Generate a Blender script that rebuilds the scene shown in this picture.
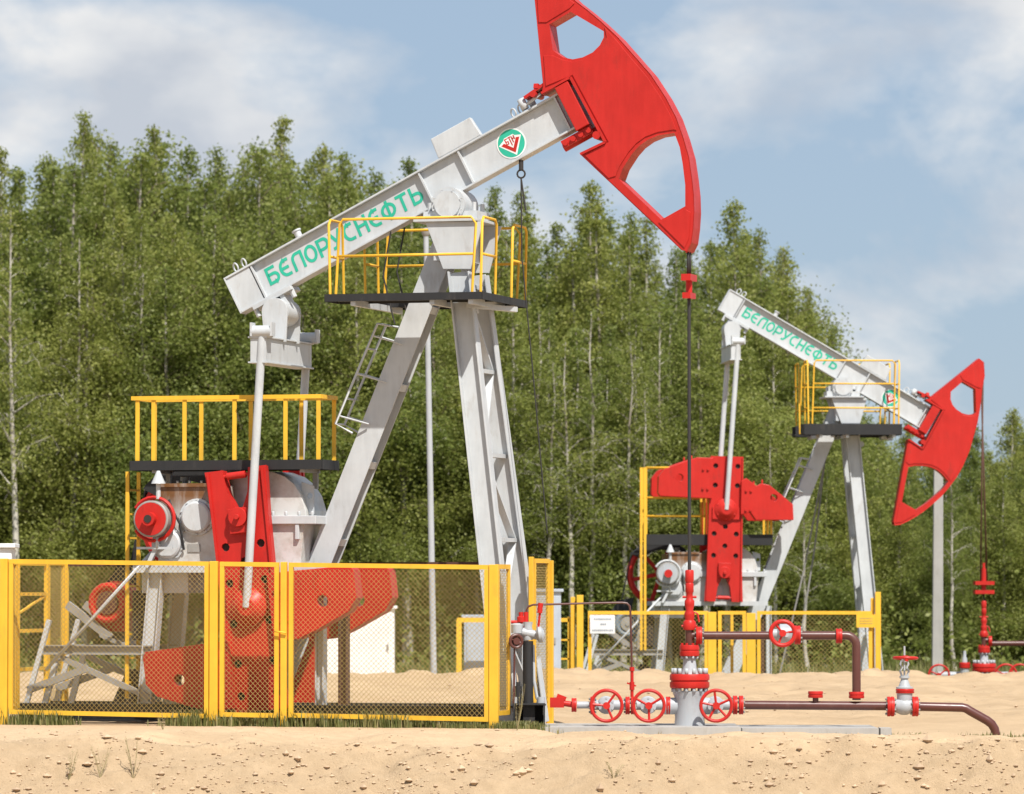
import bpy, math, random
import numpy as np
from mathutils import Vector, Matrix
from mathutils.geometry import tessellate_polygon

for o in list(bpy.data.objects):
    bpy.data.objects.remove(o)
scene = bpy.context.scene
COL = scene.collection
R = math.radians
RND = random.Random(7)

# ------------------------------------------------------------------ camera
F = 4980.0                      # focal length in pixels of the 1024 wide picture
HC = 1.66                       # eye height over the near pad
TH = math.atan((590 - 397) / F)  # small upward tilt of a long lens
cam = bpy.data.cameras.new('camera')
cam.lens = F * 36.0 / 1024.0
cam.sensor_width = 36.0
cam.sensor_fit = 'HORIZONTAL'
cam.clip_start = 0.5
cam.clip_end = 5000
cam.dof.use_dof = True
cam.dof.focus_distance = 61.5
cam.dof.aperture_fstop = 3.6
camo = bpy.data.objects.new('camera', cam)
camo.location = (0, 0, HC)
camo.rotation_euler = (math.pi / 2 + TH, 0, 0)
COL.objects.link(camo)
scene.camera = camo

# ------------------------------------------------------------------ sky, sun, exposure
SUN_EL, SUN_AZ = R(54), R(24)   # azimuth: to the right of the camera, behind it
world = bpy.data.worlds.new('World')
scene.world = world
world.use_nodes = True
wn, wl = world.node_tree.nodes, world.node_tree.links
wn.clear()
w_out = wn.new('ShaderNodeOutputWorld')
w_bg = wn.new('ShaderNodeBackground')
w_sky = wn.new('ShaderNodeTexSky')
w_sky.sky_type = 'NISHITA'
w_sky.sun_disc = False
w_sky.sun_elevation = SUN_EL
w_sky.sun_rotation = math.pi - SUN_AZ
w_sky.altitude = 900
w_sky.air_density = 0.9
w_sky.dust_density = 0.25
w_sky.ozone_density = 4.0
w_bg.inputs[1].default_value = 0.105
w_tc = wn.new('ShaderNodeTexCoord')
w_map = wn.new('ShaderNodeMapping')
w_map.inputs['Scale'].default_value = (10.0, 10.0, 18.0)
w_map.inputs['Location'].default_value = (1.3, 0.0, 0.2)
w_n1 = wn.new('ShaderNodeTexNoise')
w_n1.inputs['Scale'].default_value = 1.0
w_n1.inputs['Detail'].default_value = 7.0
w_n1.inputs['Roughness'].default_value = 0.57
w_n1.inputs['Distortion'].default_value = 0.25
w_r1 = wn.new('ShaderNodeValToRGB')
w_r1.color_ramp.elements[0].position = 0.45
w_r1.color_ramp.elements[0].color = (0, 0, 0, 1)
w_r1.color_ramp.elements[1].position = 0.59
w_r1.color_ramp.elements[1].color = (1, 1, 1, 1)
w_mix = wn.new('ShaderNodeMix')
w_mix.data_type = 'RGBA'
w_n2 = wn.new('ShaderNodeTexNoise')
w_n2.inputs['Scale'].default_value = 2.3
w_n2.inputs['Detail'].default_value = 5.0
w_r2 = wn.new('ShaderNodeValToRGB')         # grey bellies and white tops of the clouds
w_r2.color_ramp.elements[0].position = 0.36
w_r2.color_ramp.elements[0].color = (0.42, 0.455, 0.51, 1)
w_r2.color_ramp.elements[1].position = 0.60
w_r2.color_ramp.elements[1].color = (0.63, 0.635, 0.64, 1)
w_sc = wn.new('ShaderNodeMix')
w_sc.data_type = 'RGBA'
w_sc.blend_type = 'MULTIPLY'
w_sc.clamp_result = False
w_sc.inputs[0].default_value = 1.0
w_sc.inputs[7].default_value = (10, 10, 10, 1)
wl.new(w_map.outputs[0], w_n2.inputs['Vector'])
wl.new(w_n2.outputs['Fac'], w_r2.inputs[0])
wl.new(w_r2.outputs[0], w_sc.inputs[6])
wl.new(w_sc.outputs[2], w_mix.inputs[7])
w_base = wn.new('ShaderNodeMix')
w_base.data_type = 'RGBA'
w_base.blend_type = 'MIX'
w_base.inputs[0].default_value = 0.82       # thin high veil over the blue
w_base.inputs[7].default_value = (2.85, 3.55, 4.4, 1)
w_sep = wn.new('ShaderNodeSeparateXYZ')     # the veil is thickest low in the sky and thins upwards
w_vr = wn.new('ShaderNodeMapRange')
w_vr.inputs['From Min'].default_value = 0.0
w_vr.inputs['From Max'].default_value = 0.7
w_vr.inputs['To Min'].default_value = 0.86
w_vr.inputs['To Max'].default_value = 0.25
wl.new(w_tc.outputs['Generated'], w_sep.inputs[0])
wl.new(w_sep.outputs['Z'], w_vr.inputs['Value'])
wl.new(w_vr.outputs[0], w_base.inputs[0])
wl.new(w_tc.outputs['Generated'], w_map.inputs['Vector'])
wl.new(w_map.outputs[0], w_n1.inputs['Vector'])
wl.new(w_n1.outputs['Fac'], w_r1.inputs[0])
wl.new(w_sky.outputs[0], w_base.inputs[6])
wl.new(w_base.outputs[2], w_mix.inputs[6])
wl.new(w_r1.outputs[0], w_mix.inputs[0])
wl.new(w_mix.outputs[2], w_bg.inputs[0])
wl.new(w_bg.outputs[0], w_out.inputs[0])

sun = bpy.data.lights.new('sun', 'SUN')
sun.energy = 5.0
sun.angle = R(0.55)
sun.color = (1.0, 0.96, 0.895)
suno = bpy.data.objects.new('sun', sun)
suno.rotation_euler = (math.pi / 2 - SUN_EL, 0, SUN_AZ)
COL.objects.link(suno)
scene.view_settings.view_transform = 'Standard'
scene.view_settings.look = 'None'
scene.view_settings.exposure = 0.34
scene.view_settings.gamma = 1.0
scene.view_settings.use_curve_mapping = False
scene.render.resolution_x = 1024
scene.render.resolution_y = 794


# ------------------------------------------------------------------ pixel helpers
def ray(px, py):
    x = (px - 512) / F
    v = (397 - py) / F
    return Vector((x, math.cos(TH) - v * math.sin(TH), math.sin(TH) + v * math.cos(TH)))


def W(px, py, y):
    """point seen at a pixel, on the upright plane at distance y"""
    d = ray(px, py)
    k = y / d.y
    return Vector((d.x * k, y, HC + d.z * k))


# ------------------------------------------------------------------ materials
MATS = {}


def newmat(name):
    m = bpy.data.materials.new(name)
    m.use_nodes = True
    nt = m.node_tree
    b = nt.nodes['Principled BSDF']
    MATS[name] = m
    return m, nt, b


def node(nt, t, **kw):
    n = nt.nodes.new(t)
    for k, v in kw.items():
        if k in n.inputs:
            n.inputs[k].default_value = v
        else:
            setattr(n, k, v)
    return n


def ramp(nt, src, stops):
    r = nt.nodes.new('ShaderNodeValToRGB')
    e = r.color_ramp.elements
    while len(e) < len(stops):
        e.new(0.5)
    for i, (p, c) in enumerate(stops):
        e[i].position = p
        e[i].color = (c[0], c[1], c[2], 1) if hasattr(c, '__len__') else (c, c, c, 1)
    nt.links.new(src, r.inputs[0])
    return r.outputs[0]


def mixc(nt, fac, a, b, blend='MIX'):
    m = nt.nodes.new('ShaderNodeMix')
    m.data_type = 'RGBA'
    m.blend_type = blend
    for sock, v in ((0, fac), (6, a), (7, b)):
        if isinstance(v, bpy.types.NodeSocket):
            nt.links.new(v, m.inputs[sock])
        elif sock == 0:
            m.inputs[0].default_value = v
        else:
            m.inputs[sock].default_value = (v[0], v[1], v[2], 1)
    return m.outputs[2]


def noise(nt, scale, detail=4, rough=0.55, stretch=None, coord='Object'):
    tc = nt.nodes.new('ShaderNodeTexCoord')
    n = nt.nodes.new('ShaderNodeTexNoise')
    n.inputs['Scale'].default_value = scale
    n.inputs['Detail'].default_value = detail
    n.inputs['Roughness'].default_value = rough
    if stretch:
        mp = nt.nodes.new('ShaderNodeMapping')
        mp.inputs['Scale'].default_value = stretch
        nt.links.new(tc.outputs[coord], mp.inputs[0])
        nt.links.new(mp.outputs[0], n.inputs['Vector'])
    else:
        nt.links.new(tc.outputs[coord], n.inputs['Vector'])
    return n.outputs['Fac']


def bump(nt, b, src, strength, dist):
    n = nt.nodes.new('ShaderNodeBump')
    n.inputs['Strength'].default_value = strength
    n.inputs['Distance'].default_value = dist
    nt.links.new(src, n.inputs['Height'])
    nt.links.new(n.outputs[0], b.inputs['Normal'])


def paint(name, col, rough=0.42, dirt=(0.23, 0.17, 0.11), amount=0.25, spec=0.4):
    m, nt, b = newmat(name)
    dark = tuple(c * 0.84 for c in col)
    n1 = noise(nt, 2.3, 5, 0.6)
    c1 = mixc(nt, ramp(nt, n1, [(0.35, 0.0), (0.7, 1.0)]), col, dark)
    n3 = noise(nt, 14.0, 6, 0.65, (1, 1, 0.10))
    pale = tuple(min(1, c * 1.12 + 0.004) for c in col)
    c1 = mixc(nt, ramp(nt, n3, [(0.45, 0.0), (0.75, 0.5)]), c1, pale)
    n2 = noise(nt, 7.0, 8, 0.7, (1, 1, 0.35))
    c2 = mixc(nt, ramp(nt, n2, [(0.56, 0.0), (0.8, amount)]), c1, dirt)
    nt.links.new(c2, b.inputs['Base Color'])
    b.inputs['Roughness'].default_value = rough
    b.inputs['Specular IOR Level'].default_value = spec
    nt.links.new(ramp(nt, n2, [(0.3, rough * 0.85), (0.75, min(1, rough * 1.5))]), b.inputs['Roughness'])
    bump(nt, b, noise(nt, 26, 4), 0.12, 0.004)
    return m


M_GREY = paint('grey_white_paint', (0.52, 0.54, 0.55), 0.42, amount=0.42)
M_SILVER = paint('silver_paint', (0.42, 0.44, 0.46), 0.34, amount=0.45)
M_RED = paint('red_paint', (0.51, 0.024, 0.018), 0.36, (0.17, 0.03, 0.02), 0.6, spec=0.25)
M_YEL = paint('yellow_paint', (0.80, 0.455, 0.035), 0.5, (0.40, 0.20, 0.06), 0.5)
M_BROWN = paint('brown_paint', (0.105, 0.032, 0.024), 0.30, (0.2, 0.12, 0.08), 0.3, spec=0.6)
M_BLACK = paint('black_rubber', (0.022, 0.022, 0.023), 0.55, (0.10, 0.085, 0.07), 0.5)
M_STEEL = paint('dull_steel', (0.30, 0.29, 0.27), 0.42, (0.16, 0.10, 0.06), 0.5)
M_WIRE = paint('dark_rope', (0.035, 0.032, 0.03), 0.5, (0.10, 0.06, 0.03), 0.5)
M_RUST_SHADE = paint('rust_and_shade_brown', (0.10, 0.045, 0.03), 0.6)  # rope rust; also shade put into the far column and rear rail
M_WHITE = paint('white_paint', (0.80, 0.80, 0.78), 0.45, amount=0.2)
M_BLUEGREY = paint('blue_grey_sheet', (0.42, 0.47, 0.53), 0.5, amount=0.25)
M_MOTOR = paint('motor_blue_grey', (0.20, 0.25, 0.29), 0.45, amount=0.4)
M_GREEN = paint('green_lettering', (0.025, 0.43, 0.285), 0.5, (0.2, 0.45, 0.35), 0.1)
M_HOLE = paint('dark_iron_and_shade', (0.035, 0.028, 0.025), 0.7)  # dark iron; also colours the shade plate at the skids
M_INK = paint('grey_print', (0.25, 0.27, 0.32), 0.6)
M_MESHY = paint('yellow_mesh_paint', (0.42, 0.30, 0.10), 0.6, (0.25, 0.16, 0.08), 0.5)
M_CONC = paint('concrete', (0.40, 0.385, 0.36), 0.9, (0.22, 0.19, 0.15), 0.6, spec=0.2)

# gearbox paint with rusty runs under its top edge
m, nt, b = newmat('stained_white_paint')
M_STAIN = m
geo = nt.nodes.new('ShaderNodeTexCoord')
sep = nt.nodes.new('ShaderNodeSeparateXYZ')
nt.links.new(geo.outputs['Object'], sep.inputs[0])
n1 = noise(nt, 5.0, 6, 0.65, (1.2, 1.2, 0.28))
mr = node(nt, 'ShaderNodeMapRange')
mr.inputs['From Min'].default_value = 2.5
mr.inputs['From Max'].default_value = 2.82
nt.links.new(sep.outputs['Z'], mr.inputs['Value'])
mrx = node(nt, 'ShaderNodeMapRange')
mrx.inputs['From Min'].default_value = -2.6
mrx.inputs['From Max'].default_value = -2.8
nt.links.new(sep.outputs['X'], mrx.inputs['Value'])
mul = node(nt, 'ShaderNodeMath', operation='MULTIPLY')
nt.links.new(mr.outputs[0], mul.inputs[0])
nt.links.new(mrx.outputs[0], mul.inputs[1])
mad = node(nt, 'ShaderNodeMath', operation='MULTIPLY')
nt.links.new(mul.outputs[0], mad.inputs[0])
nt.links.new(ramp(nt, n1, [(0.28, 0.35), (0.50, 1.0)]), mad.inputs[1])
base = mixc(nt, ramp(nt, noise(nt, 3, 6, 0.65), [(0.45, 0.0), (0.68, 0.6)]), (0.56, 0.56, 0.54), (0.28, 0.21, 0.14))
cc = mixc(nt, mad.outputs[0], base, (0.17, 0.075, 0.025))
nt.links.new(cc, b.inputs['Base Color'])
b.inputs['Roughness'].default_value = 0.35
bump(nt, b, noise(nt, 20, 4), 0.15, 0.005)

# ground: pale sand near, damp rough sand on the bank, grass and litter beyond the pad
m, nt, b = newmat('sand_ground')
M_SAND = m
tc = nt.nodes.new('ShaderNodeTexCoord')
sep = nt.nodes.new('ShaderNodeSeparateXYZ')
nt.links.new(tc.outputs['Object'], sep.inputs[0])
nA = noise(nt, 0.45, 8, 0.6, (1, 0.55, 1))
nB = noise(nt, 6.0, 8, 0.7)
nC = noise(nt, 40.0, 4, 0.7)
sand = mixc(nt, ramp(nt, nA, [(0.35, 0.0), (0.68, 1.0)]), (0.64, 0.475, 0.30), (0.55, 0.395, 0.24))
sand = mixc(nt, ramp(nt, nB, [(0.42, 0.0), (0.75, 0.7)]), sand, (0.47, 0.325, 0.2))
sand = mixc(nt, ramp(nt, nC, [(0.62, 0.0), (0.8, 0.3)]), sand, (0.23, 0.155, 0.095))
damp = mixc(nt, ramp(nt, nB, [(0.35, 0.0), (0.68, 1.0)]), (0.48, 0.35, 0.218), (0.39, 0.28, 0.17))
damp = mixc(nt, ramp(nt, nC, [(0.60, 0.0), (0.76, 0.25)]), damp, (0.26, 0.17, 0.10))
# bank face: dug, damp sand
jit = node(nt, 'ShaderNodeMath', operation='MULTIPLY_ADD')
nt.links.new(noise(nt, 1.3, 6, 0.65), jit.inputs[0])
jit.inputs[1].default_value = 1.2
nt.links.new(sep.outputs['Y'], jit.inputs[2])
mrb = node(nt, 'ShaderNodeMapRange')
mrb.inputs['From Min'].default_value = 55.25
mrb.inputs['From Max'].default_value = 54.85
nt.links.new(jit.outputs[0], mrb.inputs['Value'])
c1 = mixc(nt, mrb.outputs[0], sand, damp)
jit2 = node(nt, 'ShaderNodeMath', operation='MULTIPLY_ADD')
nt.links.new(noise(nt, 0.5, 6, 0.65), jit2.inputs[0])
jit2.inputs[1].default_value = 6.0
nt.links.new(sep.outputs['Y'], jit2.inputs[2])
mrg = node(nt, 'ShaderNodeMapRange')
mrg.inputs['From Min'].default_value = 98.5
mrg.inputs['From Max'].default_value = 101.0
nt.links.new(jit2.outputs[0], mrg.inputs['Value'])
turf = mixc(nt, ramp(nt, nB, [(0.3, 0.0), (0.7, 1.0)]), (0.10, 0.115, 0.035), (0.19, 0.16, 0.07))
c2 = mixc(nt, mrg.outputs[0], c1, turf)
mrp = node(nt, 'ShaderNodeMapRange')      # trodden, darker sand on the pad behind the fence
mrp.inputs['From Min'].default_value = 62.0
mrp.inputs['From Max'].default_value = 66.0
nt.links.new(jit.outputs[0], mrp.inputs['Value'])
mrp.inputs['To Max'].default_value = 0.75
padc = mixc(nt, ramp(nt, noise(nt, 1.1, 7, 0.7, (0.5, 1, 1)), [(0.35, 0.0), (0.65, 1.0)]), (0.55, 0.40, 0.248), (0.40, 0.28, 0.165))
c1b = mixc(nt, mrp.outputs[0], c1, padc)
nt.links.new(c1b, c2.node.inputs[6])
nt.links.new(c2, b.inputs['Base Color'])
b.inputs['Roughness'].default_value = 0.95
b.inputs['Specular IOR Level'].default_value = 0.15
bump(nt, b, mixc(nt, 0.6, nB, nC), 0.65, 0.07)

# clods of the same sand
m, nt, b = newmat('sand_clod')
M_CLOD = m
nt.links.new(mixc(nt, ramp(nt, noise(nt, 3.0, 3), [(0.4, 0.0), (0.6, 1.0)]), (0.53, 0.39, 0.255), (0.42, 0.30, 0.195)), b.inputs['Base Color'])
b.inputs['Roughness'].default_value = 0.95


def leafmat(name, c_a, c_b, c_c, trans=0.35):
    m = bpy.data.materials.new(name)
    m.use_nodes = True
    nt = m.node_tree
    nt.nodes.clear()
    out = nt.nodes.new('ShaderNodeOutputMaterial')
    at = node(nt, 'ShaderNodeAttribute', attribute_name='tone')
    oi = nt.nodes.new('ShaderNodeObjectInfo')
    col = ramp(nt, at.outputs['Fac'], [(0.0, c_a), (0.55, c_b), (1.0, c_c)])
    hs = nt.nodes.new('ShaderNodeHueSaturation')
    mrh = node(nt, 'ShaderNodeMapRange')
    nt.links.new(oi.outputs['Random'], mrh.inputs['Value'])
    mrh.inputs['To Min'].default_value = 0.487
    mrh.inputs['To Max'].default_value = 0.513
    mrv = node(nt, 'ShaderNodeMapRange')
    nt.links.new(oi.outputs['Random'], mrv.inputs['Value'])
    mrv.inputs['To Min'].default_value = 1.14
    mrv.inputs['To Max'].default_value = 0.86
    nt.links.new(mrh.outputs[0], hs.inputs['Hue'])
    nt.links.new(mrv.outputs[0], hs.inputs['Value'])
    nt.links.new(col, hs.inputs['Color'])
    d = nt.nodes.new('ShaderNodeBsdfPrincipled')
    d.inputs['Roughness'].default_value = 0.5
    d.inputs['Specular IOR Level'].default_value = 0.35
    t = nt.nodes.new('ShaderNodeBsdfTranslucent')
    mx = nt.nodes.new('ShaderNodeMixShader')
    mx.inputs[0].default_value = trans
    nt.links.new(hs.outputs[0], d.inputs['Base Color'])
    nt.links.new(hs.outputs[0], t.inputs[0])
    nt.links.new(d.outputs[0], mx.inputs[1])
    nt.links.new(t.outputs[0], mx.inputs[2])
    nt.links.new(mx.outputs[0], out.inputs[0])
    return m


M_LEAF = leafmat('birch_leaf', (0.150, 0.185, 0.036), (0.265, 0.305, 0.068), (0.400, 0.415, 0.135), 0.52)
M_GRASS = leafmat('grass_blade', (0.10, 0.125, 0.03), (0.19, 0.19, 0.06), (0.34, 0.28, 0.13), 0.25)

M_DRY = paint('dry_stalk', (0.30, 0.25, 0.12), 0.8)
# birch bark
m, nt, b = newmat('birch_bark')
M_BARK = m
nb = noise(nt, 3.2, 5, 0.7, (1.5, 1.5, 3.0))
nb2 = noise(nt, 0.7, 3, 0.6, (1, 1, 0.5))
bark = mixc(nt, ramp(nt, nb, [(0.56, 0.0), (0.63, 1.0)]), (0.52, 0.48, 0.41), (0.06, 0.05, 0.04))
bark = mixc(nt, ramp(nt, nb2, [(0.45, 0.0), (0.6, 0.75)]), bark, (0.17, 0.13, 0.095))
nt.links.new(bark, b.inputs['Base Color'])
b.inputs['Roughness'].default_value = 0.85
M_TWIG = paint('twig_bark', (0.16, 0.12, 0.085), 0.85)


# ------------------------------------------------------------------ mesh building
def frame_of(d):
    d = Vector(d).normalized()
    up = Vector((0, 0, 1)) if abs(d.z) < 0.95 else Vector((1, 0, 0))
    a = d.cross(up).normalized()
    return d, a, a.cross(d).normalized()


class MB:
    def __init__(self):
        self.v, self.f, self.s = [], [], []

    def add(self, vs, fs, smooth=False):
        o = len(self.v)
        self.v += [tuple(p) for p in vs]
        self.f += [tuple(i + o for i in f) for f in fs]
        self.s += [smooth] * len(fs) if isinstance(smooth, bool) else list(smooth)
        return self

    def hexa(self, p8):
        """eight corners: bottom ring then top ring"""
        return self.add(p8, [(3, 2, 1, 0), (4, 5, 6, 7), (0, 1, 5, 4), (1, 2, 6, 5), (2, 3, 7, 6), (3, 0, 4, 7)])

    def box(self, x0, x1, y0, y1, z0, z1):
        return self.hexa([(x0, y0, z0), (x1, y0, z0), (x1, y1, z0), (x0, y1, z0),
                          (x0, y0, z1), (x1, y0, z1), (x1, y1, z1), (x0, y1, z1)])

    def bar(self, p, q, w, h, side=None):
        """oriented box from p to q; w along 'side', h across"""
        p, q = Vector(p), Vector(q)
        d, a, u = frame_of(q - p)
        if side is not None:
            a = Vector(side)
            a = (a - d * a.dot(d)).normalized()
            u = a.cross(d).normalized()
        c = [(-w / 2, -h / 2), (w / 2, -h / 2), (w / 2, h / 2), (-w / 2, h / 2)]
        return self.hexa([p + a * i + u * j for i, j in c] + [q + a * i + u * j for i, j in c])

    def ibeam(self, p, q, w, h, side, t=0.025):
        """I section: two flanges w wide (along side), web h high"""
        p, q = Vector(p), Vector(q)
        d = (q - p).normalized()
        a = Vector(side)
        a = (a - d * a.dot(d)).normalized()
        u = a.cross(d).normalized()
        self.bar(p, q, t, h - 2 * t, a)
        for s in (-1, 1):
            o = u * s * (h / 2 - t / 2)
            self.bar(p + o, q + o, w, t, a)
        return self

    def cyl(self, p, q, r0, r1=None, n=14):
        r1 = r0 if r1 is None else r1
        p, q = Vector(p), Vector(q)
        d, a, u = frame_of(q - p)
        vs = []
        for c, r in ((p, r0), (q, r1)):
            for i in range(n):
                t = 2 * math.pi * i / n
                vs.append(c + a * (r * math.cos(t)) + u * (r * math.sin(t)))
        fs = [(i, (i + 1) % n, n + (i + 1) % n, n + i) for i in range(n)]
        sm = [True] * n + [False, False]
        fs += [tuple(range(n - 1, -1, -1)), tuple(range(n, 2 * n))]
        return self.add(vs, fs, sm)

    def tube(self, pts, r, n=8, caps=True):
        pts = [Vector(p) for p in pts]
        k = len(pts)
        rs = r if hasattr(r, '__len__') else [r] * k
        vs, fs, sm = [], [], []
        a = None
        for i, p in enumerate(pts):
            d = (pts[min(i + 1, k - 1)] - pts[max(i - 1, 0)]).normalized()
            if a is None:
                _, a, u = frame_of(d)
            else:
                a = (a - d * a.dot(d)).normalized()
                u = a.cross(d).normalized()
            # widen at mitres
            for j in range(n):
                t = 2 * math.pi * j / n
                vs.append(p + a * (rs[i] * math.cos(t)) + u * (rs[i] * math.sin(t)))
        for i in range(k - 1):
            for j in range(n):
                fs.append((i * n + j, i * n + (j + 1) % n, (i + 1) * n + (j + 1) % n, (i + 1) * n + j))
                sm.append(True)
        if caps:
            fs += [tuple(range(n - 1, -1, -1)), tuple(range((k - 1) * n, k * n))]
            sm += [False, False]
        return self.add(vs, fs, sm)

    def torus(self, c, axis, R_, r, n=28, m_=8):
        c = Vector(c)
        d, a, u = frame_of(axis)
        vs, fs = [], []
        for i in range(n):
            t = 2 * math.pi * i / n
            e = a * math.cos(t) + u * math.sin(t)
            for j in range(m_):
                s = 2 * math.pi * j / m_
                vs.append(c + e * (R_ + r * math.cos(s)) + d * (r * math.sin(s)))
        for i in range(n):
            for j in range(m_):
                fs.append((i * m_ + j, ((i + 1) % n) * m_ + j, ((i + 1) % n) * m_ + (j + 1) % m_, i * m_ + (j + 1) % m_))
        return self.add(vs, fs, True)

    def lathe(self, c, axis, prof, n=20):
        """profile of (height along axis, radius)"""
        c = Vector(c)
        d, a, u = frame_of(axis)
        vs, fs, sm = [], [], []
        for h, r in prof:
            for i in range(n):
                t = 2 * math.pi * i / n
                vs.append(c + d * h + a * (r * math.cos(t)) + u * (r * math.sin(t)))
        for k in range(len(prof) - 1):
            flat = abs(prof[k + 1][0] - prof[k][0]) < 1e-4
            for i in range(n):
                fs.append((k * n + i, k * n + (i + 1) % n, (k + 1) * n + (i + 1) % n, (k + 1) * n + i))
                sm.append(not flat)
        fs += [tuple(range(n - 1, -1, -1)), tuple(range((len(prof) - 1) * n, len(prof) * n))]
        sm += [False, False]
        return self.add(vs, fs, sm)

    def plate(self, outer, holes, fn, w0, w1):
        """flat outline with holes, extruded between w0 and w1; fn(u, v, w) gives the point"""
        loops = [list(outer)] + [list(h) for h in holes]
        tri = tessellate_polygon([[Vector((p[0], p[1], 0)) for p in lp] for lp in loops])
        flat = [p for lp in loops for p in lp]
        n = len(flat)
        vs = [fn(p[0], p[1], w0) for p in flat] + [fn(p[0], p[1], w1) for p in flat]
        fs = []
        for t in tri:
            fs.append(tuple(t))
            fs.append(tuple(i + n for i in reversed(t)))
        o = 0
        for lp in loops:
            k = len(lp)
            for i in range(k):
                a, b_ = o + i, o + (i + 1) % k
                fs.append((a, b_, b_ + n, a + n))
            o += k
        self.add(vs, fs)
        return self

    def bolts(self, c, axis, R_, n, r=0.014, h=0.04):
        d, a, u = frame_of(axis)
        for i in range(n):
            t = 2 * math.pi * (i + 0.5) / n
            p = Vector(c) + a * (R_ * math.cos(t)) + u * (R_ * math.sin(t))
            self.cyl(p, p + d * h, r, n=6)
        return self

    def flange(self, c, axis, r, t):
        c = Vector(c)
        d = Vector(axis).normalized()
        return self.lathe(c - d * t / 2, d, [(0, r * 0.96), (t * 0.12, r), (t * 0.42, r), (t * 0.45, r * 0.94), (t * 0.55, r * 0.94), (t * 0.58, r), (t * 0.88, r), (t, r * 0.96)], 22)

    def mesh(self, name):
        me = bpy.data.meshes.new(name)
        me.from_pydata(self.v, [], self.f)
        me.polygons.foreach_set('use_smooth', self.s)
        me.update()
        import bmesh
        bm = bmesh.new()
        bm.from_mesh(me)
        bmesh.ops.recalc_face_normals(bm, faces=bm.faces)
        for e in bm.edges:
            lf = e.link_faces
            if len(lf) == 2 and (not (lf[0].smooth and lf[1].smooth) or lf[0].normal.dot(lf[1].normal) < .72):
                e.smooth = False
        bm.to_mesh(me)
        bm.free()
        return me

    def obj(self, name, mat, parent=None, bevel=0.0):
        me = self.mesh(name)
        me.materials.append(mat)
        o = bpy.data.objects.new(name, me)
        COL.objects.link(o)
        if parent is not None:
            o.parent = parent
        if bevel:
            bv = o.modifiers.new('bevel', 'BEVEL')
            bv.width = bevel
            bv.segments = 2
            bv.limit_method = 'ANGLE'
            bv.angle_limit = R(40)
        return o


def thing(name, label, cat, loc=(0, 0, 0), rotz=0.0, group=None):
    o = bpy.data.objects.new(name, None)
    o.empty_display_size = 0.3
    o.location = loc
    o.rotation_euler = (0, 0, rotz)
    COL.objects.link(o)
    return tag(o, label, cat, group)


def tag(o, label=None, cat=None, group=None, kind=None):
    if label:
        o['label'] = label
    if cat:
        o['category'] = cat
    if group:
        o['group'] = group
    if kind:
        o['kind'] = kind
    return o


def link_copy(src, name, parent=None):
    o = bpy.data.objects.new(name, src.data)
    COL.objects.link(o)
    if parent is not None:
        o.parent = parent
    return o


def handwheel(mb, c, axis, r, rim=0.022, spokes=3, ph=0.3):
    c = Vector(c)
    d, a, u = frame_of(axis)
    mb.torus(c, axis, r, rim, 30, 8)
    for i in range(spokes):
        t = ph + 2 * math.pi * i / spokes
        e = a * math.cos(t) + u * math.sin(t)
        mb.tube([c - d * 0.012, c + e * r * 0.5 - d * 0.012, c + e * r], rim * 0.8, 6)
    mb.cyl(c - d * 0.04, c + d * 0.03, rim * 2.1, n=12)
    return mb


# ------------------------------------------------------------------ terrain
def hash_noise(x, y, seed):
    xi, yi = np.floor(x).astype(np.int64), np.floor(y).astype(np.int64)
    xf, yf = x - xi, y - yi
    u, v = xf * xf * (3 - 2 * xf), yf * yf * (3 - 2 * yf)

    def h(i, j):
        n = (i * 374761393 + j * 668265263 + seed * 974634777) & 0x7fffffff
        n = ((n ^ (n >> 13)) * 1274126177) & 0x7fffffff
        return ((n ^ (n >> 16)) & 0xffff) / 65535.0
    a = h(xi, yi) * (1 - u) + h(xi + 1, yi) * u
    b_ = h(xi, yi + 1) * (1 - u) + h(xi + 1, yi + 1) * u
    return a * (1 - v) + b_ * v - 0.5


def fbm(x, y, sc, oct_=4, seed=1):
    t, a = 0, 1.0
    for k in range(oct_):
        t = t + a * hash_noise(x * sc * 2 ** k + 17.3 * k, y * sc * 2 ** k + 9.1 * k, seed + k)
        a *= 0.5
    return t


def smooth(a, b_, x):
    t = np.clip((x - a) / (b_ - a), 0, 1)
    return t * t * (3 - 2 * t)


def height(x, y):
    x, y = np.asarray(x, float), np.asarray(y, float)
    edge = 54.4 + 0.5 * fbm(x, y * 0, 0.35, 3, 5)
    z = -np.clip(edge - y, 0, 2.2) * 0.72
    z = z + 1.3 * smooth(46, 8, y)
    near = smooth(59.5, 57.5, y) * smooth(45, 50, y)
    z = z + near * (0.13 * fbm(x, y, 0.9, 5, 11) + (0.03 + .07 * smooth(55.0, 54.2, y)) * fbm(x, y * 1.6, 3.5, 4, 31))
    pad = smooth(63.5, 66, y) * smooth(98, 93, y)
    ridge = np.exp(-((y - 91.5 - 0.8 * fbm(x, y * 0, 0.2, 2, 8)) / 1.6) ** 2)
    z = z + pad * (0.08 * fbm(x, y, 0.33, 5, 3) + 0.07 * fbm(x * .5, y, 1.5, 4, 21) + .07 * fbm(x, y, 3, 3, 51)) + ridge * (0.12 + 0.12 * fbm(x, y, 0.6, 4, 2) + .14 * fbm(x, y, 2.6, 3, 62))
    z = z + (0.06 + .10 * fbm(x, y, .8, 4, 70)) * (np.exp(-((y - 72.5) / .7) ** 2) + np.exp(-((y - 80) / .8) ** 2))
    z = z - 0.13 * smooth(.2, .9, x) * smooth(58.0, 58.8, y) * smooth(66, 63, y)
    z = z - 0.53 * smooth(93, 97.5, y)
    z = z + 0.12 * fbm(x, y, 0.3, 3, 40) * smooth(96, 100, y)
    return z


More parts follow.
